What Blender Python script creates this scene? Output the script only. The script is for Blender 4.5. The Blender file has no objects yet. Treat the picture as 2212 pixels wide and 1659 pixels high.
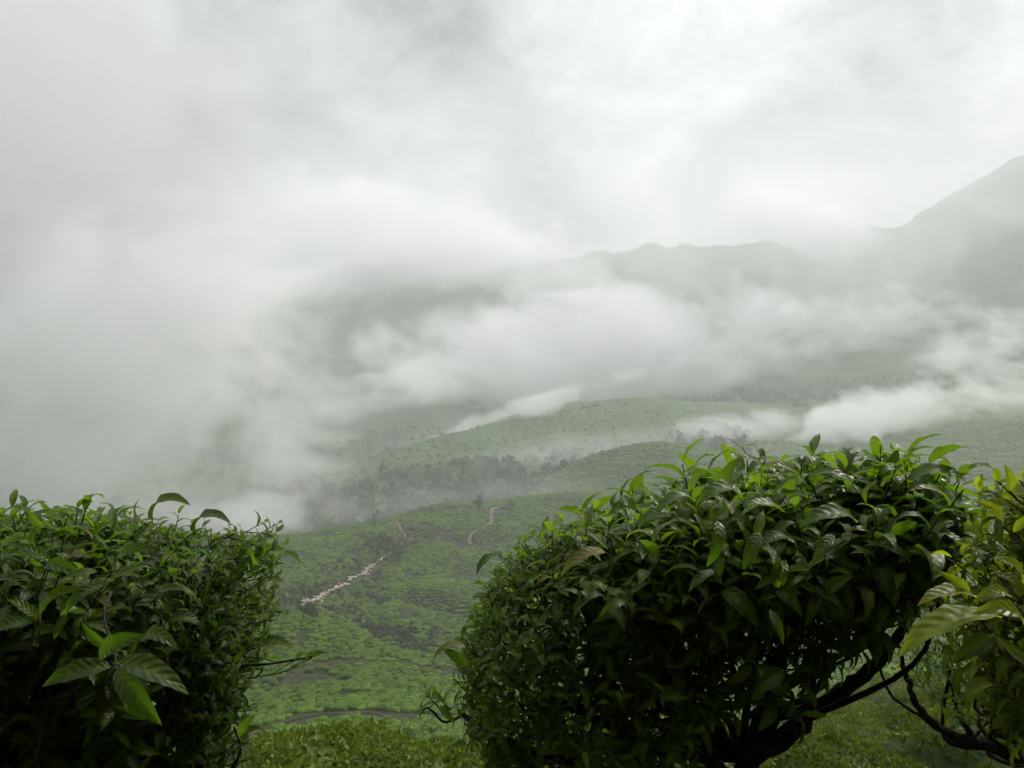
import bpy, math, random
import numpy as np
from mathutils import Vector, Matrix

random.seed(7)
rng = np.random.default_rng(7)
sc = bpy.context.scene
col = sc.collection

# ------------------------------------------------------------------ camera
CZ = 1.55
F = 1703.0                      # focal length in pixels of a 2212 px wide picture
cam_d = bpy.data.cameras.new('camera')
cam = bpy.data.objects.new('camera', cam_d)
col.objects.link(cam)
cam.location = (0, 0, CZ)
cam.rotation_euler = (math.radians(90), 0, 0)
cam_d.sensor_width = 36.0
cam_d.lens = 36.0 * F / 2212.0
cam_d.clip_start = 0.05
cam_d.clip_end = 40000
sc.camera = cam

# ------------------------------------------------------------------ render settings
sc.view_settings.view_transform = 'Standard'
sc.view_settings.look = 'None'
sc.view_settings.exposure = 0.24
sc.view_settings.gamma = 1.0
sc.view_settings.use_curve_mapping = False
cy = sc.cycles
cy.use_denoising = True
cy.max_bounces = 8
cy.diffuse_bounces = 3
cy.glossy_bounces = 2
cy.transmission_bounces = 4
cy.volume_bounces = 6
cy.transparent_max_bounces = 8
cy.volume_max_steps = 256
cy.use_adaptive_sampling = True
cy.adaptive_threshold = 0.045
cy.time_limit = 900
cy.sample_clamp_indirect = 4.0

# ------------------------------------------------------------------ node helpers
class NT:
    def __init__(s, tree):
        s.t = tree
    def n(s, typ, ins=None, **kw):
        nd = s.t.nodes.new(typ)
        for k, v in kw.items():
            setattr(nd, k, v)
        if ins:
            for k, v in ins.items():
                s.set(nd.inputs[k], v)
        return nd
    def set(s, sock, v):
        if isinstance(v, bpy.types.NodeSocket):
            s.t.links.new(v, sock)
        elif isinstance(v, bpy.types.Node):
            s.t.links.new(v.outputs[0], sock)
        else:
            sock.default_value = v
    def m(s, op, a, b=None, c=None, clamp=False):
        nd = s.t.nodes.new('ShaderNodeMath')
        nd.operation = op
        nd.use_clamp = clamp
        s.set(nd.inputs[0], a)
        if b is not None: s.set(nd.inputs[1], b)
        if c is not None: s.set(nd.inputs[2], c)
        return nd.outputs[0]
    def v(s, op, a, b=None, out=0):
        nd = s.t.nodes.new('ShaderNodeVectorMath')
        nd.operation = op
        s.set(nd.inputs[0], a)
        if b is not None:
            s.set(nd.inputs['Scale' if op == 'SCALE' else 1], b)
        return nd.outputs[out]
    def smooth(s, x, a, b, lo=0.0, hi=1.0):
        nd = s.t.nodes.new('ShaderNodeMapRange')
        nd.interpolation_type = 'SMOOTHSTEP'
        s.set(nd.inputs['Value'], x)
        nd.inputs['From Min'].default_value = a
        nd.inputs['From Max'].default_value = b
        nd.inputs['To Min'].default_value = lo
        nd.inputs['To Max'].default_value = hi
        return nd.outputs[0]
    def noise(s, vec, scale, detail=4.0, rough=0.5, dist=0.0, lac=2.0, dim='3D', w=0.0):
        nd = s.t.nodes.new('ShaderNodeTexNoise')
        nd.noise_dimensions = dim
        if vec is not None: s.set(nd.inputs['Vector'], vec)
        nd.inputs['Scale'].default_value = scale
        nd.inputs['Detail'].default_value = detail
        nd.inputs['Roughness'].default_value = rough
        nd.inputs['Distortion'].default_value = dist
        nd.inputs['Lacunarity'].default_value = lac
        return nd.outputs['Fac']
    def mix(s, fac, a, b, mode='MIX'):
        nd = s.t.nodes.new('ShaderNodeMix')
        nd.data_type = 'RGBA'
        nd.blend_type = mode
        s.set(nd.inputs['Factor'], fac)
        s.set(nd.inputs['A'] if False else nd.inputs[6], a)
        s.set(nd.inputs[7], b)
        return nd.outputs[2]

def c4(r, g, b): return (r, g, b, 1.0)

# ------------------------------------------------------------------ sky (world): a Nishita sky under an almost closed cloud deck
SUN_EL, SUN_AZ = math.radians(42), math.radians(46)      # azimuth to the right of the view direction (+Y)
world = bpy.data.worlds.new('World')
sc.world = world
world.use_nodes = True
wt = world.node_tree
wt.nodes.clear()
W = NT(wt)
sky = W.n('ShaderNodeTexSky')
sky.sky_type = 'NISHITA'
sky.sun_disc = False
sky.sun_elevation = SUN_EL
sky.sun_rotation = SUN_AZ
tc = W.n('ShaderNodeTexCoord')
D = W.v('NORMALIZE', tc.outputs['Generated'])
sep = W.n('ShaderNodeSeparateXYZ', {0: D})
dx, dy, dz = sep.outputs[0], sep.outputs[1], sep.outputs[2]

def dirvec(px, py):
    v = Vector(((px - 1106) / F, 1.0, (830 - py) / F)); v.normalize(); return v
def blob(px, py, r, px2=None, py2=None, r2=None):
    """soft spot of cloud in the sky round a direction; with a second point it is a streak between the two"""
    a = dirvec(px, py)
    if px2 is None:
        d = W.v('DISTANCE', Dw, tuple(a), out=1)
        return W.smooth(d, 0.0, r, 1.0, 0.0)
    b = dirvec(px2, py2)
    ab = b - a
    t = W.m('DIVIDE', W.v('DOT_PRODUCT', W.v('SUBTRACT', Dw, tuple(a)), tuple(ab), out=1), ab.length_squared, clamp=True)
    p = W.v('ADD', W.v('SCALE', tuple(ab), t), tuple(a))
    d = W.v('DISTANCE', Dw, p, out=1)
    return W.smooth(d, 0.0, r, 1.0, 0.0)
# warp the direction so that the spots get cloudy outlines
wn = W.n('ShaderNodeTexNoise', {'Vector': D, 'Scale': 3.2, 'Detail': 6.0, 'Roughness': 0.55})
wv = W.v('SCALE', W.v('SUBTRACT', wn.outputs['Color'], (0.5, 0.5, 0.5)), 0.34)
Dw = W.v('ADD', D, wv)
puff = W.noise(W.v('ADD', D, (3.1, 0.4, 1.7)), 3.0, 7.0, 0.52, 0.6)
puff2 = W.noise(W.v('MULTIPLY', D, (1.0, 1.0, 1.4)), 6.5, 9.0, 0.6, 0.5)
val = W.m('ADD', 0.55, W.m('MULTIPLY', W.m('SUBTRACT', puff, 0.5), 1.0))
val = W.m('ADD', val, W.m('MULTIPLY', W.m('SUBTRACT', puff2, 0.5), 1.3))
def add(val, b, k): return W.m('ADD', val, W.m('MULTIPLY', b, k))
val = add(val, blob(1900, 200, 0.55), 0.17)
val = add(val, blob(1450, 60, 0.26), 0.14)
val = add(val, blob(700, 120, 0.16, 1010, 300, 1), 0.34)
val = add(val, blob(1250, 400, 0.22, 1800, 420, 1), 0.05)
val = add(val, blob(980, 90, 0.17, 1130, 480, 1), -0.42)
val = add(val, blob(1560, 190, 0.10, 1750, 150, 1), -0.20)
val = add(val, blob(1800, 170, 0.10, 2150, 90, 1), -0.09)
val = add(val, blob(60, 480, 0.74), -0.42)
val = add(val, blob(420, 480, 0.16), -0.05)
val = add(val, blob(650, 450, 0.13, 900, 470, 1), 0.10)
# the deck brightens towards the zenith as overcast skies do
val = W.m('MULTIPLY', val, W.smooth(dz, 0.35, 0.95, 1.0, 2.6))
val = W.m('MULTIPLY', val, W.smooth(dy, -0.6, 0.4, 0.8, 1.0))
cloudcol = W.mix(W.smooth(val, 0.45, 0.85), c4(0.93, 0.995, 1.05), c4(0.985, 0.995, 1.03))
cl = W.v('SCALE', cloudcol, val)
bg1 = W.n('ShaderNodeBackground', {'Color': cl, 'Strength': 0.97})
bg2 = W.n('ShaderNodeBackground', {'Color': sky.outputs[0], 'Strength': 0.1})
mx = W.n('ShaderNodeMixShader', {0: 0.96, 1: bg2.outputs[0], 2: bg1.outputs[0]})
wo = W.n('ShaderNodeOutputWorld', {'Surface': mx.outputs[0]})
world.cycles.sampling_method = 'MANUAL'
world.cycles.sample_map_resolution = 512

# ------------------------------------------------------------------ sun behind the cloud
sun_d = bpy.data.lights.new('sun', 'SUN')
sun_d.energy = 3.0
sun_d.angle = math.radians(10)
sun_d.color = (1.0, 0.975, 0.93)
sun = bpy.data.objects.new('sun', sun_d)
col.objects.link(sun)
sv = Vector((math.sin(SUN_AZ) * math.cos(SUN_EL), math.cos(SUN_AZ) * math.cos(SUN_EL), math.sin(SUN_EL)))
sun.rotation_euler = sv.to_track_quat('Z', 'Y').to_euler()

# ------------------------------------------------------------------ object helpers
def tag(o, label=None, cat=None, group=None, kind=None):
    if label: o['label'] = label
    if cat: o['category'] = cat
    if group: o['group'] = group
    if kind: o['kind'] = kind
    return o
def link(name, me, mat=None, parent=None, loc=None):
    o = bpy.data.objects.new(name, me)
    col.objects.link(o)
    if mat is not None and me is not None and not me.materials:
        me.materials.append(mat)
    if parent is not None: o.parent = parent
    if loc is not None: o.location = loc
    return o
def mesh(name, V, Fc, smooth=False):
    V = np.asarray(V, dtype=np.float32); Fc = np.asarray(Fc, dtype=np.int32)
    me = bpy.data.meshes.new(name)
    k = Fc.shape[1]
    me.vertices.add(len(V)); me.vertices.foreach_set('co', V.ravel())
    me.loops.add(Fc.size); me.loops.foreach_set('vertex_index', Fc.ravel())
    me.polygons.add(len(Fc)); me.polygons.foreach_set('loop_start', np.arange(len(Fc), dtype=np.int32) * k)
    if smooth: me.polygons.foreach_set('use_smooth', np.ones(len(Fc), dtype=bool))
    me.update(calc_edges=True)
    return me
def attr(me, name, data):
    a = me.attributes.new(name, 'FLOAT', 'POINT')
    a.data.foreach_set('value', np.asarray(data, dtype=np.float32))
def tube(pts, rad, n=7, wob=0.0):
    """tapering round limb through pts"""
    pts = [Vector(p) for p in pts]
    V = []; Fc = []
    prev = None
    for i, p in enumerate(pts):
        d = (pts[min(i + 1, len(pts) - 1)] - pts[max(i - 1, 0)]).normalized()
        if prev is None:
            a = d.orthogonal().normalized()
        else:
            a = (prev - d * prev.dot(d)).normalized()
        prev = a
        b = d.cross(a)
        for k in range(n):
            t = 2 * math.pi * k / n
            r = rad[i] * (1 + wob * (random.random() - .5))
            V.append(tuple(p + (a * math.cos(t) + b * math.sin(t)) * r))
    for i in range(len(pts) - 1):
        for k in range(n):
            k2 = (k + 1) % n
            Fc.append((i * n + k, i * n + k2, (i + 1) * n + k2, (i + 1) * n + k))
    return np.array(V, dtype=np.float32), np.array(Fc, dtype=np.int32)
def join(parts):
    V = []; Fc = []; o = 0
    for v, f in parts:
        V.append(v); Fc.append(f + o); o += len(v)
    return np.concatenate(V), np.concatenate(Fc)
def catmull(P, n):
    P = np.asarray(P, dtype=float)
    Q = np.vstack([2 * P[0] - P[1], P, 2 * P[-1] - P[-2]])
    out = []
    for i in range(1, len(Q) - 2):
        for t in np.linspace(0, 1, n, endpoint=False):
            out.append(0.5 * ((2 * Q[i]) + (-Q[i-1] + Q[i+1]) * t + (2*Q[i-1] - 5*Q[i] + 4*Q[i+1] - Q[i+2]) * t * t
                              + (-Q[i-1] + 3*Q[i] - 3*Q[i+1] + Q[i+2]) * t ** 3))
    out.append(P[-1])
    return np.array(out)

# ------------------------------------------------------------------ 2D noise for the terrain
_perm = np.random.default_rng(3).random((256, 256))
def vnoise(x, y):
    xi = np.floor(x).astype(int); yi = np.floor(y).astype(int)
    xf = x - xi; yf = y - yi
    xf = xf * xf * (3 - 2 * xf); yf = yf * yf * (3 - 2 * yf)
    g = lambda a, b: _perm[a % 256, b % 256]
    return (g(xi, yi) * (1 - xf) + g(xi + 1, yi) * xf) * (1 - yf) + (g(xi, yi + 1) * (1 - xf) + g(xi + 1, yi + 1) * xf) * yf
def fbm(x, y, o=4):
    s = 0; a = 1; t = 0
    for i in range(o):
        s = s + a * (vnoise(x + 17.3 * i, y - 9.1 * i) - .5); t += a
        x = x * 2.03; y = y * 2.03; a *= .5
    return s / t

# ------------------------------------------------------------------ terrain height: hill profiles seen along 14 bearings
COLS = {
 -900: [(90,1640),(150,1500),(250,1380),(400,1260),(520,1175),(600,1210),(800,1210),(1000,1150),(1300,1020),(1800,860),(2500,700),(4000,640)],
 0:    [(90,1640),(150,1500),(250,1380),(400,1260),(520,1172),(600,1210),(800,1210),(1000,1150),(1300,1020),(1800,860),(2500,690),(4000,640)],
 300:  [(90,1640),(150,1500),(250,1370),(400,1250),(520,1166),(600,1205),(800,1210),(1000,1150),(1300,1020),(1800,860),(2500,680),(4000,640)],
 550:  [(90,1625),(150,1500),(235,1345),(262,1362),(300,1330),(400,1240),(520,1162),(570,1190),(700,1230),(900,1120),(1000,1080),(1200,1040),(1500,960),(2000,840),(2500,680),(4000,640)],
 700:  [(100,1600),(150,1480),(250,1300),(270,1314),(300,1288),(400,1212),(480,1172),(540,1158),(580,1190),(700,1180),(850,1090),(950,1022),(1000,1040),(1200,1060),(1500,960),(2000,830),(2500,680),(4000,640)],
 800:  [(100,1590),(150,1480),(220,1392),(240,1372),(262,1392),(300,1325),(350,1265),(400,1226),(450,1190),(500,1150),(560,1128),(620,1160),(750,1150),(870,1080),(970,990),(1000,978),(1050,1005),(1250,1020),(1500,930),(2000,790),(2500,650),(4000,620)],
 950:  [(100,1590),(150,1500),(190,1430),(215,1417),(238,1442),(262,1400),(300,1345),(350,1290),(400,1240),(430,1203),(500,1142),(560,1100),(620,1080),(680,1110),(800,1100),(900,1040),(1000,960),(1060,932),(1120,958),(1300,990),(1600,880),(2000,770),(2500,610),(4000,600)],
 1100: [(100,1600),(150,1520),(200,1450),(230,1472),(300,1370),(350,1310),(400,1265),(450,1215),(520,1160),(560,1130),(640,1088),(690,1070),(760,1090),(900,1040),(1000,970),(1090,908),(1130,890),(1200,915),(1400,960),(1700,860),(2100,750),(2500,590),(4000,600)],
 1300: [(100,1620),(150,1560),(200,1500),(300,1400),(400,1300),(500,1190),(600,1100),(650,1066),(690,1076),(740,1060),(800,1008),(840,970),(900,1015),(1000,985),(1100,912),(1180,850),(1260,882),(1500,930),(1800,830),(2100,720),(2400,565),(2500,552),(3000,620),(4000,640)],
 1450: [(100,1640),(150,1580),(200,1530),(300,1430),(400,1320),(500,1200),(600,1095),(650,1054),(700,1064),(760,1020),(810,968),(850,936),(900,978),(1050,950),(1150,875),(1200,854),(1300,885),(1500,880),(1800,790),(2100,690),(2400,545),(2500,524),(3000,600),(4000,640)],
 1600: [(60,1680),(100,1660),(150,1590),(200,1540),(300,1430),(400,1310),(500,1200),(600,1100),(700,1045),(760,1040),(830,1012),(870,996),(1000,970),(1100,930),(1200,880),(1400,860),(1700,810),(2000,730),(2300,620),(2500,546),(3000,600),(4000,640)],
 1800: [(12,1790),(16,1680),(25,1590),(40,1620),(60,1520),(80,1470),(120,1440),(200,1420),(300,1360),(400,1270),(500,1170),(600,1090),(750,1030),(900,990),(1050,960),(1200,905),(1500,830),(1800,720),(2100,570),(2300,502),(2700,560),(4000,600)],
 2000: [(10,1800),(16,1660),(25,1560),(40,1600),(60,1500),(80,1455),(120,1435),(200,1400),(300,1320),(380,1236),(420,1205),(500,1130),(600,1070),(700,1030),(800,1000),(900,962),(950,945),(1020,970),(1200,900),(1500,800),(1800,650),(2050,462),(2400,520),(4000,560)],
 2212: [(10,1800),(16,1660),(25,1560),(40,1600),(60,1500),(80,1455),(120,1435),(200,1400),(300,1320),(380,1230),(420,1200),(500,1130),(600,1070),(700,1020),(800,985),(900,925),(950,906),(1020,930),(1200,880),(1500,750),(1800,540),(1950,345),(2400,400),(4000,520)],
 2500: [(10,1800),(16,1660),(25,1560),(40,1600),(60,1500),(80,1455),(120,1435),(200,1400),(300,1310),(400,1200),(600,1050),(700,1000),(800,970),(950,880),(1020,905),(1200,840),(1500,680),(1800,400),(1950,185),(2400,260),(4000,480)],
 3000: [(10,1800),(16,1660),(25,1560),(40,1600),(60,1500),(100,1440),(200,1400),(300,1300),(400,1180),(600,1040),(800,950),(950,860),(1020,880),(1200,800),(1500,600),(1800,280),(1950,60),(2400,180),(4000,420)],
}
NEAR = [(1.0, 2900), (2.0, 1980), (4.0, 1850), (8.0, 1800)]
LEFTMID = [(14, 1770), (20, 1745), (45, 1705), (70, 1680)]
pxs = sorted(COLS)
lnY = np.linspace(0, math.log(9000), 700)
def profile(c):
    pts = list(NEAR)
    if 800 <= c <= 1300: pts[3] = (8.0, 1796)
    elif c < 800: pts[3] = (8.0, 1835)
    if c < 1700: pts += [(p[0], p[1] - (25 if p[0] == 14 and 800 <= c <= 1300 else 0)) for p in LEFTMID if p[0] < COLS[c][0][0]]
    pts += COLS[c]
    last = pts[-1]
    pts += [(9000, last[1] + (830 - last[1]) * -0.0 + 20)]
    t = np.log([p[0] for p in pts]); v = np.array([p[1] for p in pts], float)
    # monotone cubic (Fritsch-Carlson)
    h = np.diff(t); d = np.diff(v) / h
    m = np.zeros(len(t)); m[1:-1] = np.where(d[:-1] * d[1:] > 0, 2 * d[:-1] * d[1:] / (d[:-1] + d[1:] + 1e-12), 0); m[0] = d[0]; m[-1] = d[-1]
    k = np.clip(np.searchsorted(t, lnY) - 1, 0, len(h) - 1)
    s = np.clip((lnY - t[k]) / h[k], 0, 1)
    return ((2*s**3 - 3*s**2 + 1) * v[k] + (s**3 - 2*s**2 + s) * h[k] * m[k] + (-2*s**3 + 3*s**2) * v[k+1] + (s**3 - s**2) * h[k] * m[k+1])
tab = np.array([profile(c) for c in pxs])
pxg = np.arange(-900, 3001, 10.0)
fine = np.array([np.interp(pxg, pxs, tab[:, j]) for j in range(tab.shape[1])]).T
ker = np.exp(-0.5 * (np.arange(-12, 13) / 5.0) ** 2); ker /= ker.sum()
pad = np.vstack([fine[:1]] * 12 + [fine] + [fine[-1:]] * 12)
fine = sum(ker[i] * pad[i:i + len(fine)] for i in range(25))
k2 = np.exp(-0.5 * (np.arange(-6, 7) / 1.6) ** 2); k2 /= k2.sum()
pad = np.hstack([fine[:, :1]] * 6 + [fine] + [fine[:, -1:]] * 6)
fine = sum(k2[i] * pad[:, i:i + tab.shape[1]] for i in range(13))

def FP(L): return np.array([((px - 1106) / F * Y, Y) for px, Y in L])
FOLDS = [
 (FP([(705,282),(760,272),(820,262),(880,252),(940,246),(1000,244),(1080,248),(1160,240)]), 10.0, 13.0),
 (FP([(868,470),(830,420),(800,398),(765,360),(742,330),(704,300),(660,285),(600,280)]), 6.0, 15.0),
 (FP([(900,345),(960,335),(1040,330),(1150,335)]), 7.0, 11.0),
 (FP([(870,500),(960,490),(1050,470),(1150,460)]), 8.0, 16.0),
 (FP([(1080,600),(1060,560),(1010,530),(980,500)]), 4.0, 12.0),
]
def H(x, y):
    """ground height"""
    x, y = np.broadcast_arrays(np.atleast_1d(np.asarray(x, float)), np.atleast_1d(np.asarray(y, float)))
    r = np.sqrt(x * x + y * y) + 1e-6
    th = np.arctan2(x, y)
    thc = np.clip(th, -math.radians(47), math.radians(47))
    Y = np.maximum(r * np.cos(thc), 1.0)
    px = 1106 + F * np.tan(thc)
    a = np.clip((px - pxg[0]) / 10.0, 0, len(pxg) - 1.001); b = np.clip(np.log(Y) / (lnY[1] - lnY[0]), 0, len(lnY) - 1.001)
    ai = a.astype(int); bi = b.astype(int); af = a - ai; bf = b - bi
    q = (fine[ai, bi] * (1 - af) + fine[ai + 1, bi] * af) * (1 - bf) + (fine[ai, bi + 1] * (1 - af) + fine[ai + 1, bi + 1] * af) * bf
    z = CZ + (830 - q) / F * Y
    amp = np.clip(r / 60, 0, 1)
    z = z + amp * (fbm(x / 42, y / 42, 4) * 8.0) * np.clip(r / 300, .3, 1.2) + np.clip((r - 500) / 1500, 0, 1) * (fbm(x / 190, y / 190, 5) * 75 + np.abs(fbm(x / 90 + 9, y / 130, 4)) * 60) * np.clip((r - 1100) / 900, 0.06, 1)
    # folds between the knolls
    for C_, dep_, wid_ in FOLDS:
        near_ = (np.abs(y - C_[:, 1].mean()) < 120) & (np.abs(x - C_[:, 0].mean()) < 160)
        if not near_.any(): continue
        xs, ys = x[near_], y[near_]
        dd = np.full(xs.shape, 1e9)
        for i in range(len(C_) - 1):
            a_ = C_[i]; b_ = C_[i + 1]; ab = b_ - a_
            t = np.clip(((xs - a_[0]) * ab[0] + (ys - a_[1]) * ab[1]) / (ab ** 2).sum(), 0, 1)
            dd = np.minimum(dd, np.hypot(xs - a_[0] - t * ab[0], ys - a_[1] - t * ab[1]))
        z = np.array(z, copy=True); z[near_] = z[near_] - dep_ * np.exp(-(dd / wid_) ** 2)
    # unseen steep hillside behind the camera, added to shade the bush fronts
    zb = 0.0 + 0.05 * np.minimum(r, 3.5) + np.clip(r - 2.6, 0, 7) * 3.0 + np.clip(r - 9.6, 0, 90) * 1.0 + fbm(x / 6, y / 6, 3) * np.clip(r - 3, 0, 2)
    w = np.clip((np.abs(th) - math.radians(52)) / math.radians(45), 0, 1); w = w * w * (3 - 2 * w)
    near = np.clip((2.2 - r) / 1.2, 0, 1)
    z = z * (1 - near) + 0.0 * near
    return z * (1 - w) + zb * w

def to_px(x, y, z):
    return 1106 + F * x / y, 830 - F * (z - CZ) / y
def hit(px, py, y0=3.0, y1=4000):
    """where the sight line through a point of the picture meets the ground"""
    Y = np.exp(np.linspace(math.log(y0), math.log(y1), 4000))
    x = (px - 1106) / F * Y
    z = CZ + (830 - py) / F * Y
    g = H(x, Y)
    k = np.nonzero(g >= z)[0]
    if len(k) == 0: return None
    i = k[0]
    if i == 0: return (x[0], Y[0], g[0])
    t = (z[i-1] - g[i-1]) / ((z[i-1] - g[i-1]) - (z[i] - g[i]))
    Yh = Y[i-1] + (Y[i] - Y[i-1]) * t
    xh = (px - 1106) / F * Yh
    return (xh, Yh, float(H(xh, Yh)[0]))

# ------------------------------------------------------------------ materials
def new_mat(name):
    m = bpy.data.materials.new(name); m.use_nodes = True
    m.node_tree.nodes.clear()
    return m, NT(m.node_tree)
def out(N, surf=None, vol=None):
    o = N.n('ShaderNodeOutputMaterial')
    if surf is not None: N.set(o.inputs['Surface'], surf)
    if vol is not None: N.set(o.inputs['Volume'], vol)

def mat_terrain():
    m, N = new_mat('hill ground')
    P = N.n('ShaderNodeNewGeometry').outputs['Position']
    cover = N.n('ShaderNodeAttribute', attribute_name='forest').outputs['Fac']
    tea = N.n('ShaderNodeAttribute', attribute_name='tea').outputs['Fac']
    n1 = N.noise(P, 0.02, 5, 0.6); n2 = N.noise(P, 0.35, 4, 0.65)
    vo = N.n('ShaderNodeTexVoronoi', {'Vector': P, 'Scale': 0.42, 'Randomness': 1.0}).outputs['Distance']
    teac = N.mix(n2, c4(0.06, 0.12, 0.02), c4(0.14, 0.25, 0.045))
    teac = N.mix(N.smooth(n1, 0.35, 0.65), teac, c4(0.12, 0.20, 0.05))
    teac = N.mix(N.smooth(vo, 0.25, 0.75, 0.0, 0.75), teac, c4(0.016, 0.03, 0.010))
    soil = N.mix(n2, c4(0.03, 0.028, 0.016), c4(0.035, 0.055, 0.015))
    forest = N.mix(N.smooth(n2, 0.3, 0.7), c4(0.028, 0.046, 0.020), c4(0.065, 0.092, 0.042))
    forest = N.mix(N.smooth(N.noise(P, 0.009, 6, 0.65), 0.46, 0.58), forest, c4(0.10, 0.13, 0.065))
    base = N.mix(tea, soil, teac)
    base = N.mix(cover, base, forest)
    b = N.n('ShaderNodeBump', {'Strength': 1.0, 'Distance': 1.2, 'Height': N.m('SUBTRACT', n2, N.m('MULTIPLY', vo, 0.7))})
    s = N.n('ShaderNodeBsdfPrincipled', {'Base Color': base, 'Roughness': 0.9, 'Normal': b.outputs[0]})
    s.inputs['Specular IOR Level'].default_value = 0.15
    out(N, s.outputs[0])
    return m
def mat_leaf(name, dark, light, trans, gloss=0.3, rand=True, tipfade=True, transw=0.35):
    m, N = new_mat(name)
    P = N.n('ShaderNodeNewGeometry').outputs['Position']
    oi = N.n('ShaderNodeObjectInfo').outputs['Random']
    at = N.n('ShaderNodeAttribute', attribute_name='tone').outputs['Fac']
    n2 = N.noise(P, 9.0, 3, 0.6)
    f = N.m('ADD', N.m('MULTIPLY', at, 0.85), N.m('MULTIPLY', N.m('SUBTRACT', n2, 0.5), 0.5), clamp=True)
    if rand:
        f = N.m('ADD', f, N.m('MULTIPLY', N.m('SUBTRACT', oi, 0.5), 0.55), clamp=True)
    base = N.mix(f, c4(*dark), c4(*light))
    vein = N.n('ShaderNodeAttribute', attribute_name='vein').outputs['Fac']
    base = N.mix(N.m('MULTIPLY', vein, 0.35), base, c4(light[0] * 1.5, light[1] * 1.3, light[2] * 1.4))
    tr = N.mix(f, c4(trans[0] * .5, trans[1] * .6, trans[2] * .5), c4(*trans))
    bump = N.n('ShaderNodeBump', {'Strength': 0.5, 'Distance': 0.004, 'Height': N.m('ADD', N.noise(P, 90.0, 3, 0.6), vein)})
    s = N.n('ShaderNodeBsdfPrincipled', {'Base Color': base, 'Roughness': gloss, 'Normal': bump.outputs[0]})
    s.inputs['Specular IOR Level'].default_value = 0.5
    t = N.n('ShaderNodeBsdfTranslucent', {'Color': tr})
    x = N.n('ShaderNodeMixShader', {0: transw, 1: s.outputs[0], 2: t.outputs[0]})
    out(N, x.outputs[0])
    return m
def mat_simple(name, a, b, scale=20.0, rough=0.85, bump=0.0):
    m, N = new_mat(name)
    P = N.n('ShaderNodeNewGeometry').outputs['Position']
    n = N.noise(P, scale, 5, 0.65)
    c = N.mix(N.smooth(n, 0.3, 0.7), c4(*a), c4(*b))
    ins = {'Base Color': c, 'Roughness': rough}
    if bump:
        ins['Normal'] = N.n('ShaderNodeBump', {'Strength': 1.0, 'Distance': bump, 'Height': n}).outputs[0]
    s = N.n('ShaderNodeBsdfPrincipled', ins)
    s.inputs['Specular IOR Level'].default_value = 0.25
    out(N, s.outputs[0])
    return m
def mat_tea(name, dark, light):
    m, N = new_mat(name)
    P = N.n('ShaderNodeNewGeometry').outputs['Position']
    oi = N.n('ShaderNodeObjectInfo').outputs['Random']
    at = N.n('ShaderNodeAttribute', attribute_name='tone').outputs['Fac']
    big = N.noise(P, 0.03, 3, 0.5)
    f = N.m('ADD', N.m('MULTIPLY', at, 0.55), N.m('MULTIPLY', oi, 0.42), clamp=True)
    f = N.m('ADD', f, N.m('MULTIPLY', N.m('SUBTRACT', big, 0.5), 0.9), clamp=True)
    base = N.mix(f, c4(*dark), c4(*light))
    s = N.n('ShaderNodeBsdfPrincipled', {'Base Color': base, 'Roughness': 0.55})
    s.inputs['Specular IOR Level'].default_value = 0.3
    t = N.n('ShaderNodeBsdfTranslucent', {'Color': N.mix(0.5, base, c4(light[0]*1.3, light[1]*1.3, light[2]))})
    x = N.n('ShaderNodeMixShader', {0: 0.25, 1: s.outputs[0], 2: t.outputs[0]})
    out(N, x.outputs[0])
    return m

M_ground = mat_terrain()
M_path_shaded = mat_simple('earth path', (0.020, 0.020, 0.010), (0.075, 0.066, 0.034), 0.8, 0.95)  # dark earth, with the shade of the bush sides painted into the colour
M_bark = mat_simple('bark', (0.010, 0.008, 0.006), (0.05, 0.036, 0.024), 40.0, 0.9, 0.006)
M_twig = mat_simple('green twig', (0.03, 0.035, 0.012), (0.06, 0.075, 0.02), 30.0, 0.6)
M_track = mat_simple('pale earth track', (0.09, 0.072, 0.045), (0.19, 0.155, 0.105), 0.8, 0.95)
M_rock = mat_simple('pale rock', (0.36, 0.27, 0.21), (0.62, 0.52, 0.44), 0.9, 0.8)
M_teafar = mat_tea('tea carpet', (0.020, 0.062, 0.005), (0.21, 0.335, 0.016))
M_teanear = mat_tea('near tea', (0.030, 0.070, 0.009), (0.23, 0.31, 0.026))
M_tree = mat_simple('tree leaves', (0.022, 0.042, 0.014), (0.065, 0.10, 0.032), 0.6, 0.8)

# ------------------------------------------------------------------ the ground sheet
def forest_mask(x, y):
    px = 1106 + F * x / np.maximum(y, 1); py_ = 830 - F * (H(x, y) - CZ) / np.maximum(y, 1)
    n = fbm(x / 60, y / 60, 4) * 60
    g = np.clip((py_ + n - (990 - (px - 900) * 0.13)) / 50, 0, 1) * ((y > 740) & (y < 1350) & (px < 1620))
    far = np.clip((y - 1260) / 150, 0, 1)
    bright = (y > 640) & (y < np.interp(px, [1040, 1100, 1200, 1300], [690, 740, 840, 900])) & (px > 1000)
    g = np.maximum(g, .46 * ((y > 925) & (y < 1300) & (px < 1750)))
    g = np.where(bright, 0, g)
    return np.maximum(g, far * (0.55 + 0.45 * np.clip(fbm(x / 200, y / 200, 4) * 4 + .5, 0, 1)))
dense = np.radians(np.linspace(-41, 41, 860))
rest_r = np.radians(np.linspace(41, 180, 90))[1:]
rest_l = np.radians(np.linspace(-180, -41, 90))[1:-1]
th = np.concatenate([rest_l, dense, rest_r])
rr = np.concatenate([[0.4, 0.9], np.exp(np.linspace(math.log(1.5), math.log(4300), 780))])
TH, RR = np.meshgrid(th, rr, indexing='ij')
X = RR * np.sin(TH); Yg = RR * np.cos(TH); Z = H(X, Yg)
nt, nr = TH.shape
idx = np.arange(nt * nr).reshape(nt, nr)
i2 = np.roll(idx, -1, axis=0)
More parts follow.
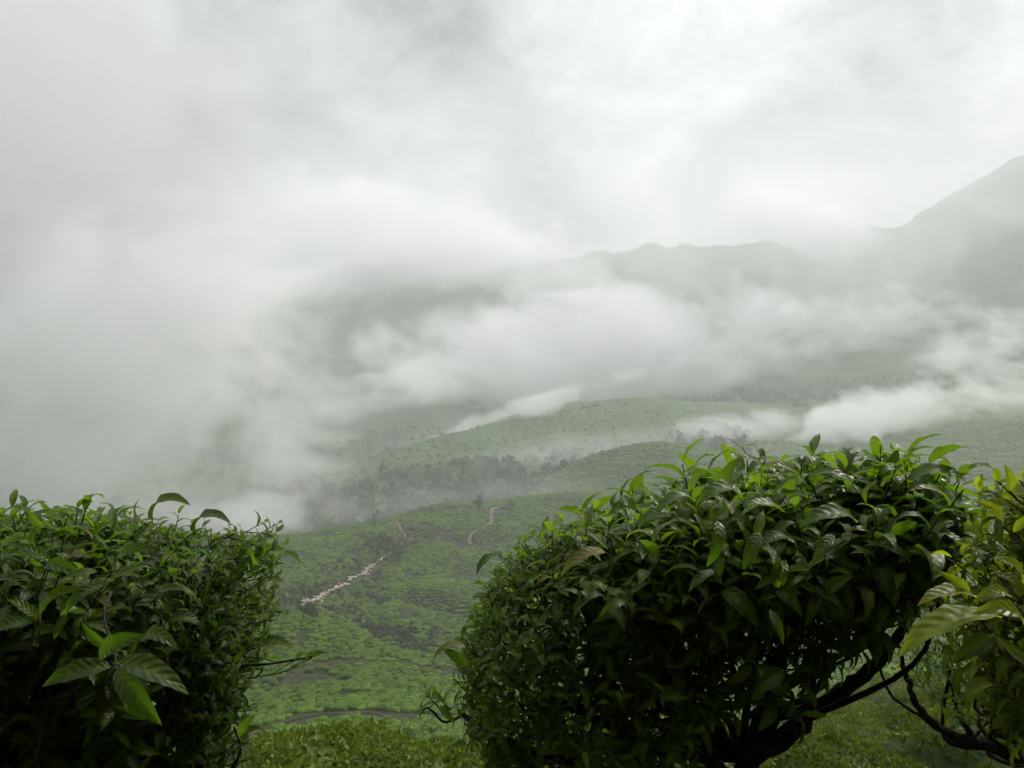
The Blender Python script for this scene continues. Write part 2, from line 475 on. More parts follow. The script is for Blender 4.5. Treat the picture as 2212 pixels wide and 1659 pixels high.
Fq = np.stack([idx[:, :-1], i2[:, :-1], i2[:, 1:], idx[:, 1:]], -1).reshape(-1, 4)
me = mesh('terrain', np.stack([X, Yg, Z], -1).reshape(-1, 3), Fq, True)
fm = forest_mask(X, Yg)
attr(me, 'forest', fm.ravel())
R_ = np.sqrt(X**2 + Yg**2)
attr(me, 'tea', np.clip((R_ - 620) / 150, 0, 1).ravel())
terrain = tag(link('terrain', me, M_ground), 'rolling green hills and misty mountains of the valley', kind='structure')

# ------------------------------------------------------------------ paths and the stream bed on the hillsides
def T3(P): return [(493.7 + .2728 * a, 1206.9 + .2728 * b) for a, b in P]
def T2(P): return [(493.7 + .2976 * a, 822.9 + .2976 * b) for a, b in P]
def T4(P): return [(932.6 + .2976 * a, 932.6 + .2976 * b) for a, b in P]
PATHS = [
 (T3([(60,1030),(200,1055),(330,1045),(430,1000),(560,900),(700,850),(900,825),(1100,825),(1300,830),(1500,860),(1700,905)]), 1.2),
 (T3([(0,1470),(130,1420),(300,1350),(550,1270),(750,1235),(1000,1230),(1150,1225),(1300,1270),(1450,1280)]), 1.4),
 (T3([(880,310),(1050,320),(1200,340),(1300,350)]), 1.8),
 (T2([(1200,1020),(1400,1050),(1500,1090),(1600,1140),(1650,1180),(1750,1200),(1900,1195),(2010,1175)]), 3.2),
 (T2([(1210,1020),(1250,1080),(1280,1120),(1260,1160),(1200,1190)]), 2.6),
 (T2([(1760,1190),(1750,1150),(1780,1100),(1850,1060),(1910,1020),(1905,970),(1920,930),(2000,905)]), 3.0),
 (T2([(1240,1205),(1350,1180),(1480,1150)]), 2.2),
 (T2([(870,720),(1000,735),(1150,740),(1350,730)]), 5.0),
 (T2([(1170,525),(1350,520),(1550,500),(1750,490)]), 5.0),
 (T2([(1210,635),(1300,670),(1400,700)]), 4.5),
 (T4([(1230,190),(1400,210),(1600,222),(1800,215),(2000,200),(2110,180)]), 4.5),
 (T4([(750,370),(760,400),(830,435)]), 2.8),
]
def drape(pts, w, lift=0.12, n=14, wvar=0.25):
    w = w * .62
    hp = [hit(*p) for p in pts]
    hp = [h for h in hp if h]
    C = catmull(np.array(hp), n)[:, :2]
    d = np.gradient(C, axis=0); d /= np.linalg.norm(d, axis=1)[:, None] + 1e-9
    nrm = np.stack([-d[:, 1], d[:, 0]], 1)
    V = []
    offs = np.linspace(-1, 1, 5)
    for i in range(len(C)):
        ww = w * (1 + wvar * (vnoise(np.array(i * .7), np.array(w * 9.0)) - .5) * 2)
        for o in offs:
            p = C[i] + nrm[i] * o * ww * .5
            V.append((p[0], p[1], float(H(p[0], p[1])[0]) + lift))
    Fc = [(i*5+k, i*5+k+1, (i+1)*5+k+1, (i+1)*5+k) for i in range(len(C)-1) for k in range(4)]
    return np.array(V), np.array(Fc), C
path_pts = []
for k, (pp, w) in enumerate(PATHS):
    V, Fc, C = drape(pp, w)
    o = link('path', mesh('path', V, Fc, True), M_track if k in (4, 5, 11) else M_path_shaded)
    tag(o, 'narrow earth path winding between the tea bushes', kind='structure')
    path_pts.append((C, w))
STREAM = [(868,1178),(848,1192),(828,1206),(803,1224),(785,1238),(768,1246),(742,1262),(722,1274),(704,1284),(690,1290),(664,1300),(650,1312)]

def path_dist(x, y):
    d = np.full(x.shape, 1e9)
    for C, w in path_pts:
        for i in range(0, len(C) - 1, 2):
            a = C[i]; b = C[min(i + 2, len(C) - 1)]
            ab = b - a; L = (ab ** 2).sum() + 1e-9
            t = np.clip(((x - a[0]) * ab[0] + (y - a[1]) * ab[1]) / L, 0, 1)
            dd = np.hypot(x - a[0] - t * ab[0], y - a[1] - t * ab[1]) - w * .5
            d = np.minimum(d, dd)
    return d
SC = drape(STREAM, 1.5)
def stream_dist(x, y):
    C = SC[2]
    d = np.full(x.shape, 1e9)
    for i in range(0, len(C) - 1, 3):
        d = np.minimum(d, np.hypot(x - C[i][0], y - C[i][1]))
    return d
def sphere_mesh(name, seg=24, rings=14):
    V = [(0, 0, 1.0)]; tri = []; quad = []
    for i in range(1, rings):
        t = math.pi * i / rings
        for k in range(seg):
            a = 2 * math.pi * k / seg
            V.append((math.sin(t) * math.cos(a), math.sin(t) * math.sin(a), math.cos(t)))
    V.append((0, 0, -1.0))
    me = bpy.data.meshes.new(name)
    Fc = [(0, 1 + k, 1 + (k + 1) % seg) for k in range(seg)]
    for i in range(rings - 2):
        for k in range(seg):
            a = 1 + i * seg
            Fc.append((a + k, a + seg + k, a + seg + (k + 1) % seg, a + (k + 1) % seg))
    l = 1 + (rings - 2) * seg
    Fc += [(l + k, len(V) - 1, l + (k + 1) % seg) for k in range(seg)]
    me.from_pydata(V, [], Fc); me.update()
    return me
def mat_water():
    m, N = new_mat('white water')
    P = N.n('ShaderNodeNewGeometry').outputs['Position']
    n = N.noise(N.v('MULTIPLY', P, (1, 1, 1)), 0.7, 5, 0.7)
    c = N.mix(N.smooth(n, 0.50, 0.60), c4(0.07, 0.065, 0.045), c4(0.75, 0.66, 0.58))
    s = N.n('ShaderNodeBsdfPrincipled', {'Base Color': c, 'Roughness': N.smooth(n, 0.42, 0.55, 0.1, 0.7),
            'Normal': N.n('ShaderNodeBump', {'Strength': 1.0, 'Distance': 0.3, 'Height': n}).outputs[0]})
    out(N, s.outputs[0])
    return m
tag(link('stream', mesh('stream', SC[0], SC[1], True), mat_water()), 'narrow foaming stream tumbling down the valley', kind='structure')
def rock_mesh(seed):
    g = np.random.default_rng(seed)
    me = sphere_mesh('rock', 8, 6)
    co = np.empty(len(me.vertices) * 3, np.float32); me.vertices.foreach_get('co', co); co = co.reshape(-1, 3)
    co *= g.uniform(.72, 1.15, (len(co), 1)) * np.array([1, g.uniform(.6, .9), g.uniform(.5, .8)])
    me.vertices.foreach_set('co', co.astype(np.float32).ravel()); me.update(); me.materials.append(M_rock)
    return me
RM = [rock_mesh(i) for i in range(5)]
g = np.random.default_rng(12)
for i in range(75):
    t = g.random() ** .8
    c = SC[2][int(t * (len(SC[2]) - 1))]
    q = c + g.normal(0, 1.9, 2)
    s = g.uniform(.4, 1.1)
    o = link('rock', RM[i % 5]); o.location = (q[0], q[1], float(H(q[0], q[1])[0]) + .2); o.scale = (s * 1.3, s, s)
    o.rotation_euler = (0, 0, g.uniform(0, 6.28))
    tag(o, 'pale boulder in the bed of the foaming stream', 'rock', 'pale boulders along the stream')

# ------------------------------------------------------------------ tea bushes on the slopes
def leaf_cloud(n, size, ax, shape, seed, up=0.3, flat=False):
    """many small leaves spread through the outer layer of a clipped tea cushion; shape(u) -> points, normals"""
    g = np.random.default_rng(seed)
    P, Nn = shape(n, g)
    d = Nn * 0.45 + g.normal(size=(n, 3)) * 0.7 + np.array([0, 0, up])
    if flat:
        d = g.normal(size=(n, 3)); d -= (d * Nn).sum(1)[:, None] * Nn; d = d / np.linalg.norm(d, axis=1)[:, None] + Nn * .35
    d /= np.linalg.norm(d, axis=1)[:, None]
    s = np.cross(Nn, d) + g.normal(size=(n, 3)) * .35 if flat else g.normal(size=(n, 3)); s -= (s * d).sum(1)[:, None] * d; s /= np.linalg.norm(s, axis=1)[:, None]
    L = size * g.uniform(.7, 1.3, n)[:, None]
    W_ = L * ax
    nn = np.cross(d, s)
    v0 = P; v1 = P + d * L * .5 + s * W_ * .5 + nn * L * .06; v2 = P + d * L - nn * L * .12; v3 = P + d * L * .5 - s * W_ * .5 + nn * L * .06
    V = np.stack([v0, v1, v2, v3], 1).reshape(-1, 3)
    Fc = np.arange(4 * n).reshape(-1, 4)
    tone = np.repeat(g.random(n) ** 1.5, 4)
    return V, Fc, tone
def cushion(rx, rz, flat, jitter):
    def f(n, g):
        u = g.uniform(0, 1, n); ph = g.uniform(0, 2 * math.pi, n)
        r = np.sqrt(u)
        edge = 1 + 0.14 * np.sin(3 * ph + jitter * 7) + 0.09 * np.sin(5 * ph + jitter * 13)
        zt = np.where(r < .8, 1 - .18 * (r / .8) ** 2, .82 - (r - .8) / .2 * .75)
        x = np.cos(ph) * r * rx * edge; y = np.sin(ph) * r * rx * edge
        bump = 0.09 * np.sin(x / rx * 5 + jitter * 9) * np.cos(y / rx * 4.3 + jitter * 5)
        z = zt * rz + bump * rz
        side = np.clip((r - .8) / .2, 0, 1)
        # spread the rim leaves down the side
        N_ = np.stack([np.cos(ph) * (.2 + side), np.sin(ph) * (.2 + side), 1 - side * .7], 1)
        N_ /= np.linalg.norm(N_, axis=1)[:, None]
        P = np.stack([x, y, z], 1) - N_ * (g.random(n)[:, None] ** 2) * .12 * rz * 2
        return P, N_
    return f
def dome(rx, rz, seg, rings, jitter):
    V = []; Fc = []
    prof = [(1.0, 0.0), (1.02, .45), (.95, .72), (.70, .88), (.35, .95)]
    for (r, z) in prof:
        for k in range(seg):
            a = 2 * math.pi * k / seg
            e = (1 + 0.14 * math.sin(3 * a + jitter * 7) + 0.09 * math.sin(5 * a + jitter * 13)) * .93
            V.append((math.cos(a) * r * rx * e, math.sin(a) * r * rx * e, z * rz * .93))
    V.append((0, 0, rz * .93))
    for i in range(len(prof) - 1):
        for k in range(seg):
            Fc.append((i*seg+k, i*seg+(k+1) % seg, (i+1)*seg+(k+1) % seg, (i+1)*seg+k))
    t = len(prof) - 1
    for k in range(0, seg, 1):
        Fc.append((t*seg+k, t*seg+(k+1) % seg, len(V)-1, len(V)-1))
    return np.array(V, float), np.array(Fc)
def tea_mesh(name, nleaf, size, ax, seed, mat, rx=.78, rz=.85, seg=10, flat=False, dt=0.0):
    V, Fc, tone = leaf_cloud(nleaf, size, ax, cushion(rx, rz, .8, seed * .37), seed, flat=flat)
    DV, DF = dome(rx, rz, seg, 3, seed * .37)
    # dome top fan uses degenerate quads -> triangles kept as quads with a repeated corner are not allowed
    tri = DF[:, 2] == DF[:, 3]
    parts_v = np.vstack([V, DV])
    me = bpy.data.meshes.new(name)
    faces = [tuple(f) for f in Fc] if nleaf < 0 else None
    quads = np.vstack([Fc, DF[~tri] + len(V)])
    tris = DF[tri][:, :3] + len(V)
    loops = np.concatenate([quads.ravel(), tris.ravel()]).astype(np.int32)
    starts = np.concatenate([np.arange(len(quads)) * 4, len(quads) * 4 + np.arange(len(tris)) * 3]).astype(np.int32)
    me.vertices.add(len(parts_v)); me.vertices.foreach_set('co', parts_v.astype(np.float32).ravel())
    me.loops.add(len(loops)); me.loops.foreach_set('vertex_index', loops)
    me.polygons.add(len(starts)); me.polygons.foreach_set('loop_start', starts)
    me.update(calc_edges=True)
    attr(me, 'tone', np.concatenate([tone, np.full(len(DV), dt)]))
    me.materials.append(mat)
    return me
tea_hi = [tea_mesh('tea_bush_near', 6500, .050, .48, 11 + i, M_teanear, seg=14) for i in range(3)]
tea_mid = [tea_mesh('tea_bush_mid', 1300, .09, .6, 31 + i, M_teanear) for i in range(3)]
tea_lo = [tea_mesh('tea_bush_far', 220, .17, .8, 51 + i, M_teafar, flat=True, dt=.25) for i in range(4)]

# candidate positions, bush by bush in loose rows
def candidates(y0, y1, sp, tmax=0.70):
    xs = []; ys = []
    rows = np.arange(y0, y1, sp * 1.3)
    for k, y in enumerate(rows):
        half = y * tmax
        x = np.arange(-half, half, sp) + (k % 2) * sp * .5
        xs.append(x); ys.append(np.full(len(x), y))
    x = np.concatenate(xs); y = np.concatenate(ys)
    g = np.random.default_rng(int(y0 * 10))
    x = x + g.normal(0, sp * .16, len(x)); y = y + g.normal(0, sp * .16, len(x))
    # rows bend with the contours
    y = y + fbm(x / 25, y / 25, 3) * 6 * min(1, y0 / 60)
    return x, y, g
# horizon table for culling what nearer ground hides
az = np.linspace(-.75, .75, 700)
yy = np.exp(np.linspace(math.log(4), math.log(1400), 900))
AX, AY = np.meshgrid(az, yy, indexing='ij')
Q = (H(AX * AY, AY) - CZ) / AY
Qm = np.maximum.accumulate(Q, axis=1)
def visible(x, y, top):
    q = (H(x, y) + top - CZ) / y
    a = np.clip(((x / y) + .75) / 1.5 * 699, 0, 699).astype(int)
    b = np.clip((np.log(y) - math.log(4)) / (math.log(1400) - math.log(4)) * 899 - 2, 0, 899).astype(int)
    lim = Qm[a, b]
    py = 830 - F * q
    return (q > lim - 0.001) & (py < 1720) & (py > 700)
BX = []; 
for (y0, y1, sp, sc_) in [(6.5, 60, 1.45, 1.0), (60, 260, 1.6, 1.03), (260, 460, 1.8, 1.2), (460, 760, 2.3, 1.6), (760, 1150, 3.4, 2.4)]:
    x, y, g = candidates(y0, y1, sp)
    keep = (y > y0 - 3) & (y > 6.0)
    x, y = x[keep], y[keep]
    k = visible(x, y, 1.0 * sc_); x, y = x[k], y[k]
    k = path_dist(x, y) > min(.95 * sc_, 1.3) + .5; x, y = x[k], y[k]
    # plucking lanes and bare spots
    lane = np.abs(fbm(x / 16 + 40, y / 10, 3))
    hz_ = H(x, y) + fbm(x / 50 + 7, y / 50, 3) * 9
    cont = np.abs((hz_ / 5.5) % 1 - .5)
    k = (lane > 0.010) & (g.random(len(x)) > .02) & ((cont > .07) | (y < 60) | (vnoise(x / 22, y / 30) > .62)); x, y = x[k], y[k]
    k = stream_dist(x, y) > 2.5; x, y = x[k], y[k]
    fmk = forest_mask(x, y); k = fmk + .4 * (g.random(len(x)) - .5) < .3; x, y = x[k], y[k]
    s = sc_ * g.uniform(.75, 1.3, len(x))
    BX.append(np.stack([x, y, H(x, y) - .05, s, g.normal(0, .35, len(x)) + np.pi * g.integers(0, 2, len(x)), (g.uniform(.6, 1.2, len(x)) if y0 > 50 else g.uniform(.85, 1.08, len(x)))], 1))
ALL = np.vstack(BX)
d = np.hypot(ALL[:, 0], ALL[:, 1])
ALL = ALL[np.argsort(d)]
print('tea bushes', len(ALL))
# the hedge of bushes just below the road in the middle of the picture, and the terrace at the right
_px, _py = to_px(ALL[:, 0], ALL[:, 1], ALL[:, 2] + .8)
hidden = ((_px < 440) & (_py > 1100)) | ((_px > 1030) & (_px < 1480) & (_py > 1150)) | ((_px > 1450) & (_px < 1600) & (_py < 1640)) | ((_px > 1600) & (_px < 1850) & (_py < 1500)) | (_px > 2250) | (_px < -30)
inview = ~hidden & (_py < 1690)
ind = np.nonzero(inview)[0][:300]
mask = np.zeros(len(ALL), bool); mask[ind] = True
IND, REST = ALL[mask], ALL[~mask]
for r in IND:
    x, y, z, s, a, h = r
    dist = math.hypot(x, y)
    me = random.choice(tea_hi if dist < 32 else tea_mid if dist < 90 else tea_lo)
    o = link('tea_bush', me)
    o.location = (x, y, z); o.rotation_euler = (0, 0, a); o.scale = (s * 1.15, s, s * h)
    o['_d'] = dist
    px, py = to_px(x, y, z + .8)
    if dist < 32 and px > 1300: lab, grp = 'clipped tea bush on the sunlit terrace below the large right-hand bush', 'tea bushes on the near terrace'
    elif dist < 32: lab, grp = 'low leafy tea bush in the hedge along the bottom edge', 'tea bushes of the low hedge at the bottom'
    else: lab, grp = 'small clipped tea bush in the green carpet on the slope below', 'tea bushes on the slope below'
    del o['_d']
    tag(o, lab, 'tea bush', grp)

def instancer(name, pts, variants, label, minlod=None):
    """points with scale/rotation -> geometry-node instances of the variants, one object"""
    me = bpy.data.meshes.new(name)
    me.vertices.add(len(pts)); me.vertices.foreach_set('co', pts[:, :3].astype(np.float32).ravel())
    me.update()
    a = me.attributes.new('scl', 'FLOAT_VECTOR', 'POINT')
    S = np.stack([pts[:, 3] * 1.2, pts[:, 3], pts[:, 3] * pts[:, 5]], 1).astype(np.float32)
    a.data.foreach_set('vector', S.ravel())
    a = me.attributes.new('rot', 'FLOAT_VECTOR', 'POINT')
    Rv = np.zeros((len(pts), 3), np.float32); Rv[:, 2] = pts[:, 4]
    a.data.foreach_set('vector', Rv.ravel())
    a = me.attributes.new('pick', 'INT', 'POINT')
    a.data.foreach_set('value', np.random.default_rng(5).integers(0, len(variants), len(pts)).astype(np.int32))
    o = link(name, me)
    # hold the variants in a collection that is not linked to the scene
    c = bpy.data.collections.new(name + '_variants')
    for i, v in enumerate(variants):
        c.objects.link(bpy.data.objects.new('%s_variant_%d' % (name, i), v))
    ng = bpy.data.node_groups.new(name, 'GeometryNodeTree')
    ng.interface.new_socket('Geometry', in_out='INPUT', socket_type='NodeSocketGeometry')
    ng.interface.new_socket('Geometry', in_out='OUTPUT', socket_type='NodeSocketGeometry')
    gi = ng.nodes.new('NodeGroupInput'); go = ng.nodes.new('NodeGroupOutput')
    ci = ng.nodes.new('GeometryNodeCollectionInfo'); ci.inputs['Collection'].default_value = c
    ci.inputs['Separate Children'].default_value = True
    ip = ng.nodes.new('GeometryNodeInstanceOnPoints'); ip.inputs['Pick Instance'].default_value = True
    def na(nm, t):
        n = ng.nodes.new('GeometryNodeInputNamedAttribute'); n.data_type = t; n.inputs['Name'].default_value = nm
        return next(s for s in n.outputs if s.enabled)
    L = ng.links.new
    mp = ng.nodes.new('GeometryNodeMeshToPoints')
    L(gi.outputs[0], mp.inputs[0]); L(mp.outputs[0], ip.inputs['Points'])
    L(ci.outputs[0], ip.inputs['Instance'])
    L(na('pick', 'INT'), ip.inputs['Instance Index'])
    e = ng.nodes.new('FunctionNodeEulerToRotation'); L(na('rot', 'FLOAT_VECTOR'), e.inputs[0]); L(e.outputs[0], ip.inputs['Rotation'])
    L(na('scl', 'FLOAT_VECTOR'), ip.inputs['Scale'])
    L(ip.outputs[0], go.inputs[0])
    md = o.modifiers.new('instances', 'NODES'); md.node_group = ng
    tag(o, label, kind='stuff')
    return o
dr = np.hypot(REST[:, 0], REST[:, 1])
if (dr < 90).any():
    instancer('tea_carpet', REST[(dr < 90) & (dr > 30)], tea_mid, 'dense clipped tea bushes covering the nearest slope')
    if (dr <= 30).any(): instancer('tea_carpet', REST[dr <= 30], tea_hi, 'leafy tea bushes below the road')
instancer('tea_carpet', REST[dr >= 90], tea_lo, 'carpet of clipped tea bushes covering the valley hills')

# ------------------------------------------------------------------ trees on the hills
def crown_mesh(name, seed, n=260, size=.17, mat=None, shape=(1, 1, 1), lobes=6):
    """unit-height tree crown of leaf clumps gathered in several lobes"""
    g = np.random.default_rng(seed)
    C = g.normal(size=(lobes, 3)) * np.array([.24, .24, .22]) + np.array([0, 0, .62])
    R = g.uniform(.16, .27, lobes)
    k = g.integers(0, lobes, n)
    d = g.normal(size=(n, 3)); d /= np.linalg.norm(d, axis=1)[:, None]
    P = (C[k] + d * R[k][:, None] * g.uniform(.6, 1.05, n)[:, None]) * np.array(shape)
    a = g.normal(size=(n, 3)); a /= np.linalg.norm(a, axis=1)[:, None]
    b = np.cross(a, d + g.normal(size=(n, 3)) * .4); b /= np.linalg.norm(b, axis=1)[:, None]
    s = size * g.uniform(.6, 1.2, n)[:, None] * .5
    V = np.stack([P - a * s, P + b * s * .7, P + a * s, P - b * s * .7], 1).reshape(-1, 3)
    me = mesh(name, V, np.arange(4 * n).reshape(-1, 4))
    attr(me, 'tone', np.repeat(g.random(n), 4))
    if mat: me.materials.append(mat)
    return me
def trunk_mesh(name, seed):
    g = np.random.default_rng(seed)
    ps = [tube([(0, 0, -.06), (g.normal(0, .01), 0, .3), (g.normal(0, .02), g.normal(0, .02), .7)], [.028, .02, .008], 6)]
    for i in range(5):
        a = g.uniform(0, 6.28); z = g.uniform(.25, .55)
        ps.append(tube([(0, 0, z), (math.cos(a) * .12, math.sin(a) * .12, z + .12), (math.cos(a) * .25, math.sin(a) * .25, z + .2)], [.012, .008, .003], 4))
    V, Fc = join(ps)
    me = mesh(name, V, Fc, True); me.materials.append(M_bark)
    return me
CR = [crown_mesh('crown', 60 + i, 700, .085, M_tree, (1, 1, 1), 8) for i in range(3)]
CRT = [crown_mesh('crown', 80 + i, 500, .075, M_tree, (.55, .55, 1.1), 9) for i in range(2)]
TK = [trunk_mesh('trunk', 70 + i) for i in range(3)]
TREES = [ # px, py of the foot, height px, tall?, label
 (815,1212,52,0,'bushy dark tree standing beside the stream where the paths meet'),
 (845,1222,42,0,'small round tree just right of the bushy tree by the stream'),
 (808,1142,28,1,'slim tree on the hill crest directly above the stream'),
 (955,1083,20,0,'small tree at the top of the middle green hill'),
 (1012,1072,22,1,'thin sapling on the highest point of the middle green hill'),
 (1034,1108,32,1,'lone slim tree in the tea on the slope below the hilltop'),
 (1103,1106,20,0,'low tree near the lane at the right of the middle hill'),
 (888,1152,16,0,'tiny tree beside the forked lane'),
 (1274,853,16,1,'single tree standing on top of the long misty ridge'),
 (800,985,16,0,'tree clump on the lower left crest of the long ridge'),
 (838,978,12,0,'small tree half way down the crest of the long ridge'),
 (655,1345,50,0,'dull brownish tree in the hollow left of the stream'),
 (620,1335,44,0,'leafless-looking scrub tree at the edge of the left bush'),
 (2010,950,12,1,'tiny tree on the misty crest at the right'),
 (1030,1092,16,0,'round bush-like tree just under the sapling'),
]
def make_tree(px, py, hp, tall, lab, k):
    h = hit(px, py) or hit(px, py + 4)
    if h is None: return
    hh = hp / F * h[1]
    r = bpy.data.objects.new('tree', None); col.objects.link(r)
    r.location = h; r.scale = (hh, hh, hh); r.rotation_euler = (0, 0, k * 1.3)
    tag(r, lab, 'tree', 'single trees on the tea hills')
    o = link('crown', (CRT if tall else CR)[k % (2 if tall else 3)], None, r)
    o = link('trunk', TK[k % 3], None, r)
for k, t in enumerate(TREES): make_tree(*t, k)
# woods on the shaded side of the long ridge and in the side valleys
g = np.random.default_rng(99)
n = 60000
y = np.exp(g.uniform(math.log(730), math.log(1500), n)); x = y * g.uniform(-.42, .68, n)
fmk = forest_mask(x, y)
k = (fmk > np.where(y < 1250, .5, .35)) & (g.random(n) < np.where(y < 1250, .08, .08)) & visible(x, y * 1.0, 8) & (path_dist(x, y) > 2)
x, y = x[k], y[k]
# scrub patches along the stream and in the gully
pts = []
for i in range(300):
    c = SC[2][g.integers(0, len(SC[2]))]
    q = c + g.normal(0, 9, 2)
    if abs(np.min(np.hypot(SC[2][:, 0] - q[0], SC[2][:, 1] - q[1]))) > 1.8: pts.append(q)
for gx, gy in T3([(1000,470),(1050,520),(1120,575),(1200,615),(1280,655),(1360,690),(1450,690),(1520,700),(1600,730),(1400,650),(1250,330),(1330,380),(1180,300)]):
    h = hit(gx, gy - 6)
    if h:
        for i in range(7): pts.append(np.array(h[:2]) + g.normal(0, 5, 2))
pts = np.array(pts)
print('wood', len(x))
s = g.uniform(4, 12, len(x))
wood = np.stack([x, y, H(x, y) - 1.5, s, g.uniform(0, 6.28, len(x)), g.uniform(.7, 1.1, len(x))], 1)
crl = [crown_mesh('wood_crown', 90 + i, 110, .26, M_tree, (1.1, 1.1, 1), 6) for i in range(4)]
crw = [m_.copy() for m_ in crl]
M_wood = mat_simple('woodland leaves', (0.03, 0.056, 0.02), (0.08, 0.12, 0.045), 0.05, 0.85)
for m_ in crw: m_.materials[0] = M_wood
instancer('woodland', wood, crw, 'mixed woodland on the shaded side of the long ridge')
sb = np.stack([pts[:, 0], pts[:, 1], H(pts[:, 0], pts[:, 1]) - .8, g.uniform(1.5, 4.0, len(pts)), g.uniform(0, 6.28, len(pts)), g.uniform(.6, .9, len(pts))], 1)
crs = [m_.copy() for m_ in crl]
M_scrub = mat_simple('scrub leaves', (0.03, 0.045, 0.02), (0.09, 0.10, 0.05), 0.6, 0.8)
for m_ in crs: m_.materials[0] = M_scrub
instancer('scrub', sb, crs, 'rough scrub lining the stream in the valley')

h = hit(1564, 990)
if h:
    V, Fc = tube([(0, 0, -.3), (0, 0, 1.6), (0, 0, 3.2), (0, 0, 3.3)], [.32, .3, .28, .05], 6)
    o = link('marker_post', mesh('marker_post', V, Fc), mat_simple('white post', (0.6, 0.6, 0.58), (0.8, 0.8, 0.78), 2.0))
    o.location = h
    tag(o, 'short white post at the right end of the round hill path', 'post')
# ------------------------------------------------------------------ the large tea bushes beside the road
def leaf_template(nu, nv, bend, fold, wid=0.33, serr=0.05, twist=0.0, wave=0.0):
    """a tea leaf of length 1 along +X, upper side +Z: pointed ellipse, folded on the midrib, arching down"""
    V = []; U = []; S = []
    x = z = 0.0; ang = bend * 0.30
    us = np.linspace(0, 1, nu + 1)
    for i, u in enumerate(us):
        if i:
            du = us[i] - us[i - 1]
            ang = bend * (0.30 - u * 1.0)
            x += math.cos(ang) * du; z += math.sin(ang) * du
        w = wid * (math.sin(math.pi * min(1, u) ** 0.86) ** 0.85 if 0 < u < 1 else 0.0)
        w = max(w * (1 - .25 * u), 0.012 if u < .5 else 0.004)
        if i % 2 and 0 < u < 1: w *= (1 + serr)
        for j in range(nv + 1):
            s = -1 + 2 * j / nv
            y = s * w * .5
            h = abs(s) * w * fold - (abs(s) ** 3) * w * fold * .4 + wave * w * math.sin(u * 19) * abs(s)
            tw = twist * u
            nx, nz = -math.sin(ang), math.cos(ang)
            yy_ = y * math.cos(tw) - h * math.sin(tw); hh = y * math.sin(tw) + h * math.cos(tw)
            V.append((x + nx * hh, yy_, z + nz * hh)); U.append(u); S.append(s)
    Fc = [(i*(nv+1)+j, (i+1)*(nv+1)+j, (i+1)*(nv+1)+j+1, i*(nv+1)+j+1) for i in range(nu) for j in range(nv)]
    return np.array(V), np.array(Fc), np.array(U), np.array(S)
def petiole_add(V, Fc, U, S):
    return V, Fc, U, S
BENDS = [0.6, 1.1, 1.7, 2.3]
def hi_leaf(bend, tone, k):
    V, Fc, U, S = leaf_template(12, 4, bend, 0.28, 0.30 + .05 * (k % 2), 0.07, 0.25 * ((k % 3) - 1), 0.05)
    me = mesh('leaf', V, Fc, True)
    attr(me, 'tone', np.full(len(V), tone)); attr(me, 'vein', (np.abs(S) < .1).astype(float))
    attr(me, 'lu', U); attr(me, 'ls', S)
    return me
LOW = [leaf_template(5, 2, b, 0.25) for b in BENDS]

def mat_bigleaf(name, dark, light, trans, transw=0.4, gloss=0.44):
    m, N = new_mat(name)
    oi = N.n('ShaderNodeObjectInfo').outputs['Random']
    P = N.n('ShaderNodeNewGeometry').outputs['Position']
    at = lambda nm: N.n('ShaderNodeAttribute', attribute_name=nm).outputs['Fac']
    tone, u, s_ = at('tone'), at('lu'), at('ls')
    vein = at('vein')
    sv_ = N.m('FRACT', N.m('SUBTRACT', N.m('MULTIPLY', u, 8.0), N.m('MULTIPLY', N.m('ABSOLUTE', s_), 1.3)))
    side = N.smooth(N.m('ABSOLUTE', N.m('SUBTRACT', sv_, 0.5)), 0.34, 0.5)
    pn = N.noise(P, 25.0, 4, 0.6)
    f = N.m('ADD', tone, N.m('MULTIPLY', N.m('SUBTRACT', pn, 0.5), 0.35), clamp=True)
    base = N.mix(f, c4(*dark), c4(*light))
    base = N.mix(N.m('MULTIPLY', N.m('MAXIMUM', vein, N.m('MULTIPLY', side, 0.5)), 0.55), base, c4(light[0]*1.6, light[1]*1.35, light[2]*1.8))
    spots = N.smooth(N.noise(P, 160.0, 2, 0.5), 0.66, 0.74)
    base = N.mix(N.m('MULTIPLY', spots, 0.5), base, c4(0.05, 0.035, 0.012))
    old = N.smooth(oi, .93, .97)
    base = N.mix(N.m('MULTIPLY', old, 0.7), base, c4(0.17, 0.13, 0.02))
    tr = N.mix(f, c4(trans[0] * .25, trans[1] * .38, trans[2] * .4), c4(*trans))
    hgt = N.m('ADD', N.m('MULTIPLY', N.m('ABSOLUTE', N.m('SUBTRACT', sv_, 0.5)), -1.0), N.m('MULTIPLY', pn, 0.8))
    bump = N.n('ShaderNodeBump', {'Strength': 0.6, 'Distance': 0.003, 'Height': hgt})
    rg = N.smooth(N.noise(P, 60.0, 3, 0.5), 0.35, 0.7, gloss - .1, gloss + .15)
    s = N.n('ShaderNodeBsdfPrincipled', {'Base Color': base, 'Roughness': rg, 'Normal': bump.outputs[0]})
    s.inputs['Specular IOR Level'].default_value = 0.3
    t = N.n('ShaderNodeBsdfTranslucent', {'Color': tr})
    x = N.n('ShaderNodeMixShader', {0: transw, 1: s.outputs[0], 2: t.outputs[0]})
    out(N, x.outputs[0])
    return m
M_leaf = mat_bigleaf('large tea leaf', (0.008, 0.020, 0.005), (0.125, 0.20, 0.013), (0.34, 0.55, 0.02))
M_leafy = mat_bigleaf('young yellow tea leaf', (0.010, 0.026, 0.005), (0.21, 0.29, 0.012), (0.55, 0.66, 0.02), 0.55)

def W3(px, py, Y):
    return Vector(((px - 1106) / F * Y, Y, CZ + (830 - py) / F * Y))

